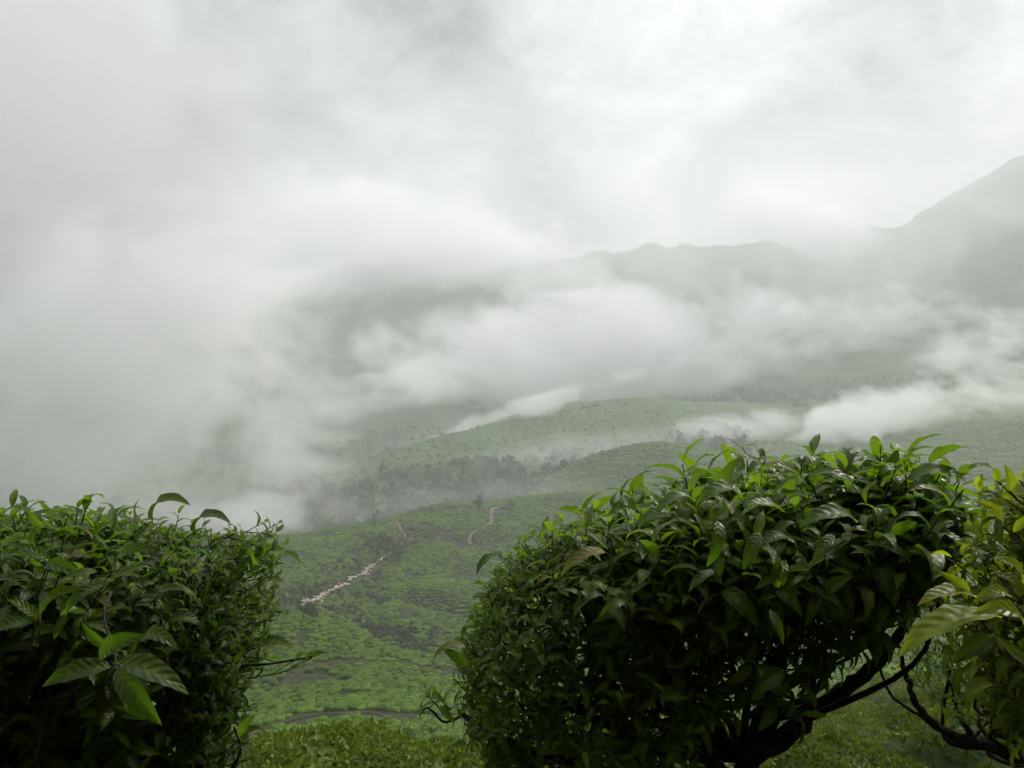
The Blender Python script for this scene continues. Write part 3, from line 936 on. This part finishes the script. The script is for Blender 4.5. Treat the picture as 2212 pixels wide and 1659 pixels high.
class Bush:
    def __init__(s, label, group, Yc, outline, dep, seed, mat, base_px, leafsize, shrink=30, bare=.78):
        s.rg = np.random.default_rng(seed); s.label = label; s.Yc = Yc; s.dep = dep; s.mat = mat
        s.leafsize = leafsize; s.bare = bare; s.tone0 = 0.0
        O = sorted(outline)
        s.opy = np.array([o[0] for o in O], float); s.oL = np.array([o[1] for o in O], float); s.oR = np.array([o[2] for o in O], float)
        bx = (base_px - 1106) / F * Yc
        gz = float(H(bx, Yc)[0])
        s.base = Vector((bx, Yc, gz))
        s.root = bpy.data.objects.new('large_tea_bush', None); col.objects.link(s.root)
        s.root.location = s.base
        tag(s.root, label, 'tea bush', group)
        s.leaves = []      # (origin, X axis, Z axis, length, bend index, tone)
        s.stems = []; s.shrink = shrink
    def inside(s, P):
        """how deep a point lies inside the crown (px of the outline), and which way is out"""
        px = 1106 + F * P[:, 0] / s.Yc; py = 830 - F * (P[:, 2] - CZ) / s.Yc
        e = np.sqrt(np.clip(1 - ((P[:, 1] - s.Yc) / s.dep) ** 2, 0, 1))
        L = np.interp(py, s.opy, s.oL, left=9999, right=s.oL[-1]); R = np.interp(py, s.opy, s.oR, left=-9999, right=s.oR[-1])
        c = (L + R) / 2; hw = (R - L) / 2 * (0.35 + 0.65 * e) - s.shrink
        side = hw - np.abs(px - c)
        # height of the crown above this x
        tp = np.full(len(P), 9999.0)
        for k in np.linspace(s.opy[0], s.opy[-1], 60)[::-1]:
            l = np.interp(k, s.opy, s.oL); r = np.interp(k, s.opy, s.oR)
            tp = np.where((px > l) & (px < r), k, tp)
        top = (py - tp) - s.shrink - (1 - e) * 90
        rim = (s.dep * np.interp(py, s.opy, np.linspace(1, .5, len(s.opy))) - np.abs(P[:, 1] - s.Yc)) * F / s.Yc
        return np.minimum(np.minimum(side, top), rim), side, top, rim, np.sign(px - c)
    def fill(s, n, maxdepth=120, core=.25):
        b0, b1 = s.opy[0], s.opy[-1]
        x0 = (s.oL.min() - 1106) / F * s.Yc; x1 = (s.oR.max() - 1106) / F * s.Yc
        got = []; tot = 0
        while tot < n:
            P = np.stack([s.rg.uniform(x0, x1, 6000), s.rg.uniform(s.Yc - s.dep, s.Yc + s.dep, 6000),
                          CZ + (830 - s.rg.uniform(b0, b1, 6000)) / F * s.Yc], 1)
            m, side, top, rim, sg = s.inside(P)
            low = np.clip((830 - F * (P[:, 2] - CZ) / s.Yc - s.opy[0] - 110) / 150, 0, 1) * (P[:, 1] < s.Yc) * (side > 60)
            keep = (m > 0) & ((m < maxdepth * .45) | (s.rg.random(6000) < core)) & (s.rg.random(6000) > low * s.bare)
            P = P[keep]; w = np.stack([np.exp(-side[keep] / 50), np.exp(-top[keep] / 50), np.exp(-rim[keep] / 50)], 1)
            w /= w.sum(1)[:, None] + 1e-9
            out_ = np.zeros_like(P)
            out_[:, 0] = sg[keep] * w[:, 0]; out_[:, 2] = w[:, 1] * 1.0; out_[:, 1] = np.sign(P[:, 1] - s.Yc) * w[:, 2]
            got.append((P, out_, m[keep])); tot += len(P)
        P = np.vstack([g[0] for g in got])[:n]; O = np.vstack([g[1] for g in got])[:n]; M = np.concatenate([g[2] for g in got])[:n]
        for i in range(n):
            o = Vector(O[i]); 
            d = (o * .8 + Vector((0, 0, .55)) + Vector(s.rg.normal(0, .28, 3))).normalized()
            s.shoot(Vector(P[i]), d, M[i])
    def shoot(s, p, d, depth=0, size=None, n=None, tone=None, length=None):
        r = s.rg
        L = size or s.leafsize(1106 + F * p.x / p.y, 830 - F * (p.z - CZ) / p.y) * r.uniform(.6, 1.35)
        n = n or int(r.integers(3, 7))
        Ls = length or L * r.uniform(.7, 1.25)
        a = d.orthogonal().normalized(); b = d.cross(a)
        ph = r.uniform(0, 6.28)
        q = p + d * Ls + Vector((0, 0, -.1 * Ls))
        s.stems.append((p - d * Ls * .5, p + d * Ls * .5, q, 0.0008 + L * .009))
        for i in range(n):
            t = (i + .6) / n
            ph += 2.4
            rad = a * math.cos(ph) + b * math.sin(ph)
            al = math.radians(84 - 42 * t + r.normal(0, 9))
            ax = (d * math.cos(al) + rad * math.sin(al)).normalized()
            nz = (d * math.sin(al) - rad * math.cos(al)).normalized()
            if nz.z < 0 and r.random() < .8: nz = (nz + Vector((0, 0, 1.2))).normalized()
            nz = (nz - ax * nz.dot(ax)).normalized()
            ll = L * (1.05 - .55 * t ** 2) * r.uniform(.8, 1.15)
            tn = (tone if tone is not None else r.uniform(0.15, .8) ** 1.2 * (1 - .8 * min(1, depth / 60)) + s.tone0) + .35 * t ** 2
            bi = int(np.clip(round(r.normal(2.3 - 1.0 * t, .8)), 0, 3))
            s.leaves.append((p + d * Ls * t, ax, nz, ll, bi, min(1, tn)))
    def placed(s, b, tp, Y, Yt=None, bend=1, tone=.5, up=(0, -.3, 1), curl=1):
        """one leaf from base point to tip point"""
        A = W3(b[0], b[1], Y); B = W3(tp[0], tp[1], Yt or Y)
        ch = B - A
        L = ch.length * (1 + .04 * BENDS[bend] ** 2)
        X = ch.normalized(); U = Vector(up); Zv = (U - X * U.dot(X)).normalized()
        # the chord of an arching leaf points below its first direction
        V = leaf_template(12, 4, BENDS[bend], .3)[0]
        tip = Vector(V[-3]); an = math.atan2(tip.z, tip.x)
        X2 = X * math.cos(-an) + Zv * math.sin(-an); Z2 = -X * math.sin(-an) + Zv * math.cos(-an)
        s.leaves.append((A, X2, Z2, L / max(.6, tip.length), bend, tone, True))
        cpx = (np.interp((b[1]), s.opy, s.oL) + np.interp(b[1], s.opy, s.oR)) / 2
        C = W3(cpx, b[1] + 250, Y + .2); dd = (C - A).normalized()
        s.stems.append((A, A + dd * .06 + Vector((0, 0, -.01)), A + dd * .12, .0009))
    def branch(s, pts, r0, r1, Ys=None, n=8, name='branch', wob=.25):
        P = [W3(p[0], p[1], (p[2] if len(p) > 2 else s.Yc)) for p in pts]
        P = catmull(np.array([tuple(p) for p in P]), 6)
        P = P + s.rg.normal(0, r0 * .12, P.shape)
        rad = np.linspace(r0, r1, len(P)) * s.rg.uniform(.88, 1.15, len(P))
        V, Fc = tube(P, rad, n, wob)
        o = link(name, mesh(name, V - np.array(s.base), Fc, True), M_bark, s.root)
        return P
    def finish(s, nparts=300):
        # which leaves show largest: splat them into a small depth buffer
        Wd, Hd = 553, 415
        zb = np.full((Hd, Wd), 1e9); ib = np.full((Hd, Wd), -1)
        k = 0.25
        for i, lf in enumerate(s.leaves):
            o, ax, nz, L = lf[:4]
            for t, q in ((.3, .17), (.6, .15)):
                c = o + ax * L * t - nz * L * .06
                if c.y < .3: continue
                px = (1106 + F * c.x / c.y) * k; py = (830 - F * (c.z - CZ) / c.y) * k
                R = max(1, L * q * F / c.y * k)
                x0, x1, y0, y1 = int(px - R), int(px + R) + 1, int(py - R), int(py + R) + 1
                x0 = max(0, x0); y0 = max(0, y0); x1 = min(Wd, x1); y1 = min(Hd, y1)
                if x1 <= x0 or y1 <= y0: continue
                sub = zb[y0:y1, x0:x1]; mm = sub > c.y
                sub[mm] = c.y; ib[y0:y1, x0:x1][mm] = i
        cnt = np.bincount(ib[ib >= 0].ravel(), minlength=len(s.leaves)).astype(float)
        for i, lf in enumerate(s.leaves):
            if len(lf) > 6: cnt[i] += 1e5
        order = np.argsort(-cnt)
        parts = set(int(i) for i in order[:nparts] if cnt[i] > 0)
        lib = {}
        Vs = []; Fs = []; Ts = []; Us = []; Ss = []; o_ = 0
        for i, lf in enumerate(s.leaves):
            o, ax, nz, L, bi, tn = lf[:6]
            yv = nz.cross(ax)
            if i in parts:
                tq = round(tn * 4) / 4; key = (bi, tq, i % 3)
                if key not in lib:
                    lib[key] = hi_leaf(BENDS[bi], tq, i % 3); lib[key].materials.append(s.mat)
                ob = link('leaf', lib[key], None, s.root)
                M = Matrix((( ax.x * L, yv.x * L, nz.x * L, o.x - s.base.x), (ax.y * L, yv.y * L, nz.y * L, o.y - s.base.y),
                            (ax.z * L, yv.z * L, nz.z * L, o.z - s.base.z), (0, 0, 0, 1)))
                ob.matrix_local = M
            else:
                V, Fc, U, S = LOW[bi]
                R = np.array([ax, yv, nz]) * L
                Vs.append(V @ R + np.array(o) - np.array(s.base)); Fs.append(Fc + o_); o_ += len(V)
                Ts.append(np.full(len(V), tn)); Us.append(U); Ss.append(S)
        V = np.concatenate(Vs)
        me = mesh('foliage', V, np.concatenate(Fs), True)
        S = np.concatenate(Ss)
        attr(me, 'tone', np.concatenate(Ts)); attr(me, 'lu', np.concatenate(Us)); attr(me, 'ls', S); attr(me, 'vein', (np.abs(S) < .1).astype(float))
        tag(link('foliage', me, s.mat, s.root), kind='stuff')
        st = [tube([a, b, c], [r * 1.4, r, r * .7], 4) for a, b, c, r in s.stems]
        V, Fc = join(st)
        tag(link('twigs', mesh('twigs', V - np.array(s.base), Fc, True), M_twig, s.root), kind='stuff')
        print(s.label, len(s.leaves), len(parts))
    def inner(s, n, start, r0=.009):
        """limbs fanning out from the stem to the crown"""
        A = W3(*start)
        for i in range(n):
            py = s.rg.uniform(s.opy[0] + 60, s.opy[-1] - 150); t = s.rg.uniform(.08, .92)
            px = np.interp(py, s.opy, s.oL) * (1 - t) + np.interp(py, s.opy, s.oR) * t
            B = W3(px, py, s.Yc); B.y += s.rg.uniform(-.8, .8) * s.dep
            m1 = A.lerp(B, .35) + Vector(s.rg.normal(0, .05, 3)); m2 = A.lerp(B, .7) + Vector(s.rg.normal(0, .05, 3)) + Vector((0, 0, -.04))
            P = catmull(np.array([tuple(A), tuple(m1), tuple(m2), tuple(B)]), 5)
            V, Fc = tube(P, np.linspace(r0 * s.rg.uniform(.7, 1.4), .003, len(P)), 6, .2)
            link('branch', mesh('branch', V - np.array(s.base), Fc, True), M_bark, s.root)

GRP = 'large tea bushes along the roadside'
# ---- middle bush
def ls_mid(px, py):
    t = np.clip((px - 1050) / 350, 0, 1); q = np.clip((1350 - py) / 200, 0, 1)
    return .042 + .095 * t * (.30 + .70 * q)
B = Bush('big vase-shaped tea bush in the middle, broad leafy top above bare forked limbs', GRP, 2.05,
 [(1080,1800,1975),(1103,1670,2000),(1130,1490,2015),(1157,1340,2015),(1180,1200,2010),(1203,1110,2005),(1250,1065,1968),(1300,1025,1885),(1400,972,1760),(1500,975,1520),(1560,1000,1440),(1620,1060,1390),(1700,1120,1360),(1780,1200,1340)],
 .42, 21, M_leaf, 1560, ls_mid)
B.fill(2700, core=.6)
# weedy low growth at its foot
for i in range(70):
    p = W3(B.rg.uniform(1000, 1500), B.rg.uniform(1560, 1720), B.rg.uniform(1.75, 2.3))
    B.shoot(p, Vector(B.rg.normal(0, .4, 3) + np.array([0, -.2, .9])).normalized(), 0, size=B.rg.uniform(.035, .06))
for i in range(26):
    px = B.rg.uniform(1150, 2040); py = np.interp(px, [1150, 1300, 1550, 1750, 1950, 2040], [1170, 1150, 1115, 1080, 1065, 1085])
    B.shoot(W3(px, py + 12, B.rg.uniform(1.85, 2.1)), Vector((B.rg.normal(0, .22), B.rg.normal(0, .2), 1)).normalized(), 0, size=.085, n=4, tone=.5, length=.04)
B.shoot(W3(1900, 1040, 1.9), Vector((.03, 0, 1)), 0, size=.062, n=4, tone=.55, length=.095)
for b, t, Y, bend, tone, up in [
  ((1955,1058),(2066,1050),1.85,3,.45,(0,-.3,1)), ((1990,1100),(2086,1098),1.85,3,.35,(0,-.3,1)), ((1985,1112),(2050,1128),1.8,2,.2,(0,-.3,1)),
  ((1545,1062),(1488,1030),1.9,3,.5,(0,-.3,1)), ((1645,1025),(1597,995),1.9,2,.5,(0,-.4,1)), ((1905,1022),(1858,1000),1.9,2,.55,(0,-.5,1)),
  ((1310,1195),(1222,1242),1.65,2,.6,(0,-.5,1)), ((1550,1125),(1528,1215),1.62,2,.15,(.2,-1,.3)), ((1640,1150),(1607,1228),1.62,1,.2,(-.3,-1,.3)),
  ((1800,1155),(1755,1218),1.62,1,.2,(-.4,-1,.4)), ((1662,1318),(1690,1392),1.6,1,.3,(.1,-1,.2)), ((1560,1062),(1600,990),1.85,1,.6,(-.6,-.6,.4)),
  ((1725,1048),(1655,1010),1.75,2,.5,(0,-.6,.8)), ((1745,1035),(1830,1060),1.72,3,.55,(0,-.5,1)), ((1450,1110),(1385,1140),1.7,2,.5,(0,-.5,1)),
  ((1500,1085),(1430,1118),1.72,3,.6,(0,-.4,1)), ((1600,1080),(1520,1092),1.72,3,.5,(0,-.4,1)), ((1850,1130),(1740,1140),1.7,2,.4,(0,-.5,1)),
  ((1700,1160),(1640,1190),1.66,2,.3,(0,-.6,1)), ((2010,1110),(2055,1165),1.8,2,.25,(.6,-.6,.5)), ((1080,1200),(1035,1240),1.9,2,.3,(-.3,-.4,1)),
  ((1005,1395),(942,1425),1.85,2,.5,(-.2,-.4,1)), ((1010,1440),(955,1400),1.85,1,.5,(-.4,-.6,.6)), ((1690,1450),(1630,1500),1.66,2,.2,(0,-.8,.6)),
  ((1900,1180),(1960,1215),1.65,2,.1,(.3,-.8,.5)), ((1350,1300),(1300,1330),1.65,2,.4,(0,-.7,.7))]:
    B.placed(b, t, Y, Y - .03, bend, tone, up)
B.branch([(1600,1760),(1612,1660),(1640,1570),(1662,1470),(1700,1385),(1720,1300)], .030, .016, name='trunk')
B.branch([(1600,1740),(1610,1655),(1700,1590),(1800,1505),(1880,1448),(1938,1375),(1985,1290),(2010,1220)], .027, .009)
B.branch([(1625,1640),(1680,1555),(1700,1545),(1770,1515),(1800,1500)], .012, .008)
B.branch([(1640,1570),(1700,1525),(1755,1500),(1800,1440)], .011, .007)
B.branch([(1600,1690),(1520,1640),(1430,1610),(1300,1560),(1180,1500)], .020, .008)
B.branch([(1590,1740),(1400,1690),(1180,1630),(1060,1585),(1000,1545)], .016, .006)
B.branch([(1580,1740),(1500,1560),(1480,1450),(1440,1300)], .020, .008)
B.branch([(1000,1545,2.0),(960,1560,2.0),(925,1530,2.0),(905,1545,2.0)], .004, .002, n=5)
B.inner(16, (1600, 1640, 2.1), .011)
for px, py in ((940,1505),(965,1510)):
    B.shoot(W3(px, py + 15, 1.95), Vector((-.6, 0, .6)).normalized(), 0, size=.075, n=5, tone=.8, length=.03)
M_petal = mat_simple('pale petals', (0.45, 0.46, 0.38), (0.75, 0.76, 0.68), 80.0, 0.6)
for px, py, rr_ in ((1732, 1000, .014), (1646, 1006, .011)):
    q = W3(px, py, 1.95); ps = []
    for k in range(5):
        a = k * 1.2566; dd = Vector((math.cos(a), math.sin(a), .9)).normalized()
        ps.append(tube([q, q + dd * rr_ * .7, q + dd * rr_ * 1.3 + Vector((0, 0, rr_ * .4))], [rr_ * .25, rr_ * .45, rr_ * .12], 6))
    V, Fc = join(ps)
    link('flower', mesh('flower', V - np.array(B.base), Fc, True), M_petal, B.root)
    V, Fc = tube([q, q + Vector((0, .01, -.05)), q + Vector((.01, .03, -.11))], [.0011, .0012, .0014], 5)
    link('flower_stalk', mesh('flower_stalk', V - np.array(B.base), Fc, True), M_twig, B.root)
B.finish()
# ---- left bush
B = Bush('dark tea bush in the lower left corner with large leaves hanging in front', GRP, 1.65,
 [(1160,-500,420),(1190,-500,480),(1230,-500,515),(1300,-500,525),(1400,-500,510),(1500,-500,490),(1600,-500,470),(1800,-500,450)],
 .38, 22, M_leaf, 300, lambda px, py: .04 + .034 * np.clip((430 - px) / 200, 0, 1))
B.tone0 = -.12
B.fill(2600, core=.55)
for i in range(120):
    py = B.rg.uniform(1150, 1450); px = B.rg.uniform(470, 570) - max(0, (py - 1300)) * .15
    B.shoot(W3(px, py, B.rg.uniform(1.6, 1.95)), Vector((.8, B.rg.normal(0, .3), B.rg.normal(.35, .3))).normalized(), 0, size=B.rg.uniform(.035, .055))
for b, t, Y, bend, tone, up in [
  ((240,1440),(98,1482),1.0,1,.2,(-.1,-.75,.7)), ((250,1450),(345,1562),.98,1,.22,(.4,-1,.35)), ((255,1437),(392,1495),1.02,2,.2,(.2,-.7,.75)),
  ((215,1420),(312,1375),1.02,1,.3,(.1,-.8,.6)), ((310,1385),(372,1400),1.05,3,.35,(0,-.6,1)), ((225,1395),(180,1350),1.05,1,.15,(0,-.8,.5)),
  ((225,1265),(150,1328),1.15,2,.35,(-.4,-.8,.5)), ((210,1235),(140,1250),1.15,1,.6,(0,-.8,.6)), ((340,1290),(395,1278),1.2,2,.3,(0,-.7,.8)),
  ((75,1345),(-30,1370),1.1,1,.3,(0,-.7,.8)), ((80,1340),(20,1300),1.12,2,.2,(0,-.7,.8)), ((90,1345),(130,1285),1.12,1,.15,(-.4,-.7,.4)),
  ((110,1215),(30,1180),1.2,1,.3,(0,-.7,.8)), ((100,1225),(170,1245),1.2,2,.4,(0,-.7,.8)), ((0,1190),(60,1165),1.1,1,.7,(0,-.8,.7)),
  ((315,1130),(303,1085),1.4,2,.4,(-.5,-.4,.5)), ((330,1125),(397,1098),1.4,3,.4,(0,-.4,1)), ((95,1140),(60,1100),1.3,1,.5,(0,-1,.3)),
  ((420,1150),(485,1135),1.5,3,.3,(0,-.4,1)), ((250,1225),(330,1195),1.25,2,.35,(0,-.6,.9)),
  ((575,1225),(550,1185),1.6,2,.5,(-.4,-.5,.7)), ((600,1215),(642,1218),1.6,3,.8,(0,-.4,1)), ((585,1235),(545,1232),1.6,2,.4,(0,-.5,1)), ((590,1240),(615,1222),1.6,2,.5,(0,-.5,1)),
  ((640,1425),(658,1412),1.6,1,.3,(0,-.8,.6)), ((660,1424),(682,1410),1.6,1,.3,(0,-.8,.6)), ((675,1420),(706,1412),1.6,1,.5,(0,-.7,.8)), ((560,1420),(620,1405),1.6,3,.3,(0,-.4,1)),
  ((520,1600),(552,1545),1.5,1,.5,(-.6,-.8,.2)), ((525,1595),(570,1580),1.5,2,.6,(0,-.6,1))]:
    B.placed(b, t, Y, Y - .02, bend, tone, up)
B.branch([(465,1760,1.68),(448,1640,1.68),(462,1520,1.66),(478,1400,1.66),(480,1300,1.7)], .014, .006, name='trunk', wob=.7)
B.branch([(440,1760,1.66),(430,1640,1.64),(448,1500,1.64),(455,1380,1.66),(440,1290,1.65)], .012, .006, wob=.7)
B.branch([(250,1780,1.7),(260,1600,1.7),(300,1450,1.7),(280,1300,1.7)], .018, .008)
B.branch([(480,1470,1.6),(520,1440,1.6),(570,1436,1.6),(640,1426,1.6),(690,1414,1.6)], .0035, .0016, n=5)
B.branch([(250,1450,1.0),(245,1400,1.06),(225,1330,1.15),(240,1280,1.3)], .0016, .0018, n=6)
B.branch([(500,1660,1.5),(520,1620,1.5),(505,1570,1.5)], .003, .002, n=5)
B.inner(12, (300, 1700, 1.7), .010)
for i in range(160):
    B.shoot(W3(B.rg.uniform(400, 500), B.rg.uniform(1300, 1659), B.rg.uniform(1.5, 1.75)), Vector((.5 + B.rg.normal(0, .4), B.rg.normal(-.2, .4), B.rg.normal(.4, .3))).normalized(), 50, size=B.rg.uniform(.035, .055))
B.finish()
# ---- bush at the right edge, bright young leaves
B = Bush('tea bush cut by the right edge with big bright yellow-green young leaves', GRP, 1.35,
 [(1080,2290,2750),(1120,2270,2750),(1200,2240,2750),(1300,2180,2750),(1400,2150,2750),(1480,2150,2750),(1560,2190,2750),(1700,2300,2750)],
 .30, 23, M_leafy, 2400, lambda px, py: .060, shrink=18)
B.tone0 = .02
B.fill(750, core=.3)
for b, t, Y, bend, tone, up in [
  ((2165,1335),(1950,1418),1.12,1,1,(-.1,-.12,1)), ((2110,1292),(1988,1308),1.12,1,1,(0,-.2,1)), ((2090,1290),(2028,1236),1.14,1,.6,(-.2,-.9,.4)),
  ((2180,1290),(2110,1300),1.1,2,.5,(0,-.6,.9)), ((2165,1135),(2108,1085),1.15,1,.95,(-.1,-.8,.6)), ((2155,1040),(2094,1018),1.2,2,.35,(0,-.5,1)),
  ((2180,1060),(2170,1005),1.2,1,.2,(-.3,-.6,.6)), ((2140,1380),(2060,1432),1.1,1,.1,(0,-.7,.8)), ((2200,1260),(2150,1210),1.05,2,.7,(0,-.8,.7)),
  ((2210,1350),(2110,1330),1.05,2,.75,(0,-.6,.9)), ((2120,1190),(2095,1215),1.2,2,.2,(0,-.7,.8)), ((2190,1150),(2240,1110),1.1,1,.5,(0,-.7,.8)),
  ((2170,1400),(2250,1480),1.05,1,.2,(.2,-.9,.5)), ((2150,1240),(2210,1290),1.05,2,.3,(.2,-.7,.6))]:
    B.placed(b, t, Y, Y - .02, bend, tone, up)
B.branch([(2420,1800),(2360,1600),(2300,1450),(2250,1330),(2230,1250)], .014, .004, name='trunk')
B.branch([(2300,1400),(2240,1360),(2165,1335)], .006, .002)
B.inner(6, (2400, 1600, 1.4), .008)
B.finish(160)
# ---- thin bush behind it with bare arching limbs
B = Bush('thin small-leaved tea bush with arching bare limbs at the lower right', GRP, 2.75,
 [(1290,2010,2700),(1340,1985,2700),(1400,1950,2700),(1450,1945,2700),(1500,1975,2700),(1540,2030,2700),(1580,2100,2700),(1640,2200,2700),(1750,2300,2700)],
 .40, 24, M_leaf, 2330, lambda px, py: .045, shrink=12)
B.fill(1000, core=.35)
B.branch([(2360,1760),(2300,1680),(2200,1640),(2110,1605),(2060,1590),(2010,1560),(1975,1510),(1955,1450),(1940,1390)], .028, .006, name='trunk')
B.branch([(2110,1605),(2080,1560),(2060,1510),(2050,1440)], .012, .005)
B.branch([(2160,1620),(2140,1560),(2110,1490),(2100,1400)], .012, .005)
B.branch([(2010,1560),(1960,1530),(1925,1500),(1900,1440),(1905,1400)], .007, .003, n=6)
B.branch([(2200,1640),(2190,1560),(2180,1450)], .012, .005)
B.inner(12, (2160, 1620, 2.8), .009)
B.finish(150)

# ------------------------------------------------------------------ air: thin even haze, and the cloud banks drifting in the valley
def mat_mist():
    m, N = new_mat('drifting mist')
    tcn = N.n('ShaderNodeTexCoord')
    O = tcn.outputs['Object']
    P = N.n('ShaderNodeNewGeometry').outputs['Position']
    A = lambda nm: N.n('ShaderNodeAttribute', attribute_name=nm, attribute_type='OBJECT').outputs['Fac']
    r = N.v('LENGTH', O, out=1)
    sc1 = A('nscale'); th_ = A('cut')
    Pm = N.v('SCALE', N.v('MULTIPLY', P, (0.85, 0.85, 1.25)), sc1)
    n = N.n('ShaderNodeTexNoise', {'Vector': Pm, 'Scale': 1.0, 'Detail': 7.0, 'Roughness': 0.68, 'Distortion': 0.4}).outputs['Fac']
    fall = N.smooth(r, 0.25, 0.97, 1.0, 0.0)
    # wispy near the rim, solid in the core
    f = N.m('ADD', N.m('MULTIPLY', N.m('SUBTRACT', n, 0.5), N.m('MULTIPLY', A('wisp'), 4.0)), N.m('SUBTRACT', N.m('MULTIPLY', fall, A('core')), th_))
    f = N.smooth(f, 0.0, 0.7)
    edge = N.smooth(r, 0.75, 0.99, 1.0, 0.0)
    dns = N.m('MULTIPLY', N.m('MULTIPLY', f, edge), A('dens'))
    v = N.n('ShaderNodeVolumePrincipled', {'Color': N.n('ShaderNodeCombineColor', {0: A('albedo'), 1: A('albedo'), 2: A('albedo')}).outputs[0], 'Density': dns, 'Anisotropy': 0.2})
    out(N, None, v.outputs[0])
    m.cycles.volume_step_rate = 0.6
    return m
M_mist = mat_mist()
SPH = sphere_mesh('cloud_bank'); SPH.materials.append(M_mist)
# px, py of the middle, depth; half sizes: across px, up px, deep m; roll deg; density; cut; wisp; noise scale
MIST = [
 # px, py, Y, rx, ry, half depth, roll, density, core, cut, wisp, nscale, label
 (-150, 500, 950, 1080, 1000, 330, 0, .005, 1.0, .05, .6, .006, 'huge grey cloud bank filling the left side of the valley'),
 (330, 820, 780, 540, 560, 150, 0, .011, 1.0, .22, 1.35, .008, 'dense grey mist hanging in front of the left slope'),
 (560, 1110, 640, 260, 70, 80, 0, .012, .8, .10, .9, .016, 'low mist touching the crest of the left tea hill'),
 (1270, 765, 1600, 680, 165, 240, 3, .012, 1.1, .15, 1.1, .0065, 'bright bank of cloud lying in the middle of the valley'),
 (960, 520, 1950, 560, 130, 200, -16, .0055, 1.1, .14, 1.2, .0075, 'slanting streak of cloud across the top of the far slope'),
 (1750, 485, 1950, 270, 85, 160, -14, .012, 1.2, .20, 1.1, .007, 'cloud resting on the saddle left of the right mountain'),
 (1800, 690, 1600, 560, 110, 200, -6, .009, .65, .30, 1.7, .007, 'torn wisps of cloud before the right mountain'),
 (1830, 905, 1090, 560, 80, 110, 8, .018, 1.1, .22, 1.3, .011, 'low mist drifting behind the round hill on the right'),
 (2150, 790, 1300, 240, 170, 130, 35, .010, .65, .30, 1.7, .010, 'wisps rising on the slope at the right edge'),
 (1130, 885, 1120, 350, 38, 42, 18, .022, .9, .20, 1.1, .016, 'thin bright mist spilling over the long ridge'),
 (880, 572, 2330, 460, 62, 130, 11, .022, 1.1, .08, .9, .007, 'broken cloud hiding the top of the dark slope'),
 (900, 830, 1350, 240, 60, 110, 8, .008, .65, .30, 1.7, .011, 'faint strands of mist in the dark side valley'),
 (1750, 540, 1780, 720, 280, 150, 0, .0042, .9, .10, .8, .004, 'thin veil of cloud over the right mountain'),
 (1150, 1010, 960, 600, 95, 45, 10, .012, .85, .08, .7, .006, 'thin veil of mist in front of the long ridge'),
 (2160, 420, 1780, 260, 130, 90, 20, .0045, .95, .12, 1.0, .008, 'cloud brushing the top of the right mountain'),
 (1000, 1090, 745, 420, 80, 45, 6, .005, .85, .10, .7, .010, 'faint veil of mist behind the middle tea hill'),
 (800, 500, 2250, 620, 130, 200, -6, .006, 1.1, .10, 1.0, .007, 'cloud hiding the crest of the far left mountains'),
 (1560, 770, 1450, 260, 80, 140, 12, .010, .8, .25, 1.5, .009, 'bright mist curling round the foot of the valley slope'),
]
for (px, py, Y, rx, ry, rd, roll, dn, core, cut, wisp, ns, lb) in MIST:
    o = link('cloud_bank', SPH)
    o.location = ((px - 1106) / F * Y, Y, CZ + (830 - py) / F * Y)
    o.scale = (rx / F * Y, rd, ry / F * Y)
    o.rotation_euler = (0, -math.radians(roll), 0)
    o['dens'] = dn; o['core'] = core; o['cut'] = cut; o['wisp'] = wisp; o['nscale'] = ns; o['albedo'] = (.80 if px < 0 else .998) if px < 400 else .997
    tag(o, lb, kind='stuff')

m, N = new_mat('haze air')
v = N.n('ShaderNodeVolumePrincipled', {'Color': c4(0.985, 0.992, 1.0), 'Density': 0.00034, 'Anisotropy': 0.15})
out(N, None, v.outputs[0])
zt, zb = float(Z.max()) + 5, float(Z.min()) - 1.5
a = 4310
V = [(x, y, z) for z in (zb, zt) for (x, y) in ((-a, -a), (a, -a), (a, a), (-a, a))]
hz = bpy.data.meshes.new('haze')
hz.from_pydata(V, [], [(3, 2, 1, 0), (4, 5, 6, 7), (0, 1, 5, 4), (1, 2, 6, 5), (2, 3, 7, 6), (3, 0, 4, 7)])
hz.update(); hz.materials.append(m)
tag(link('haze', hz), 'pale haze filling the valley', kind='stuff')
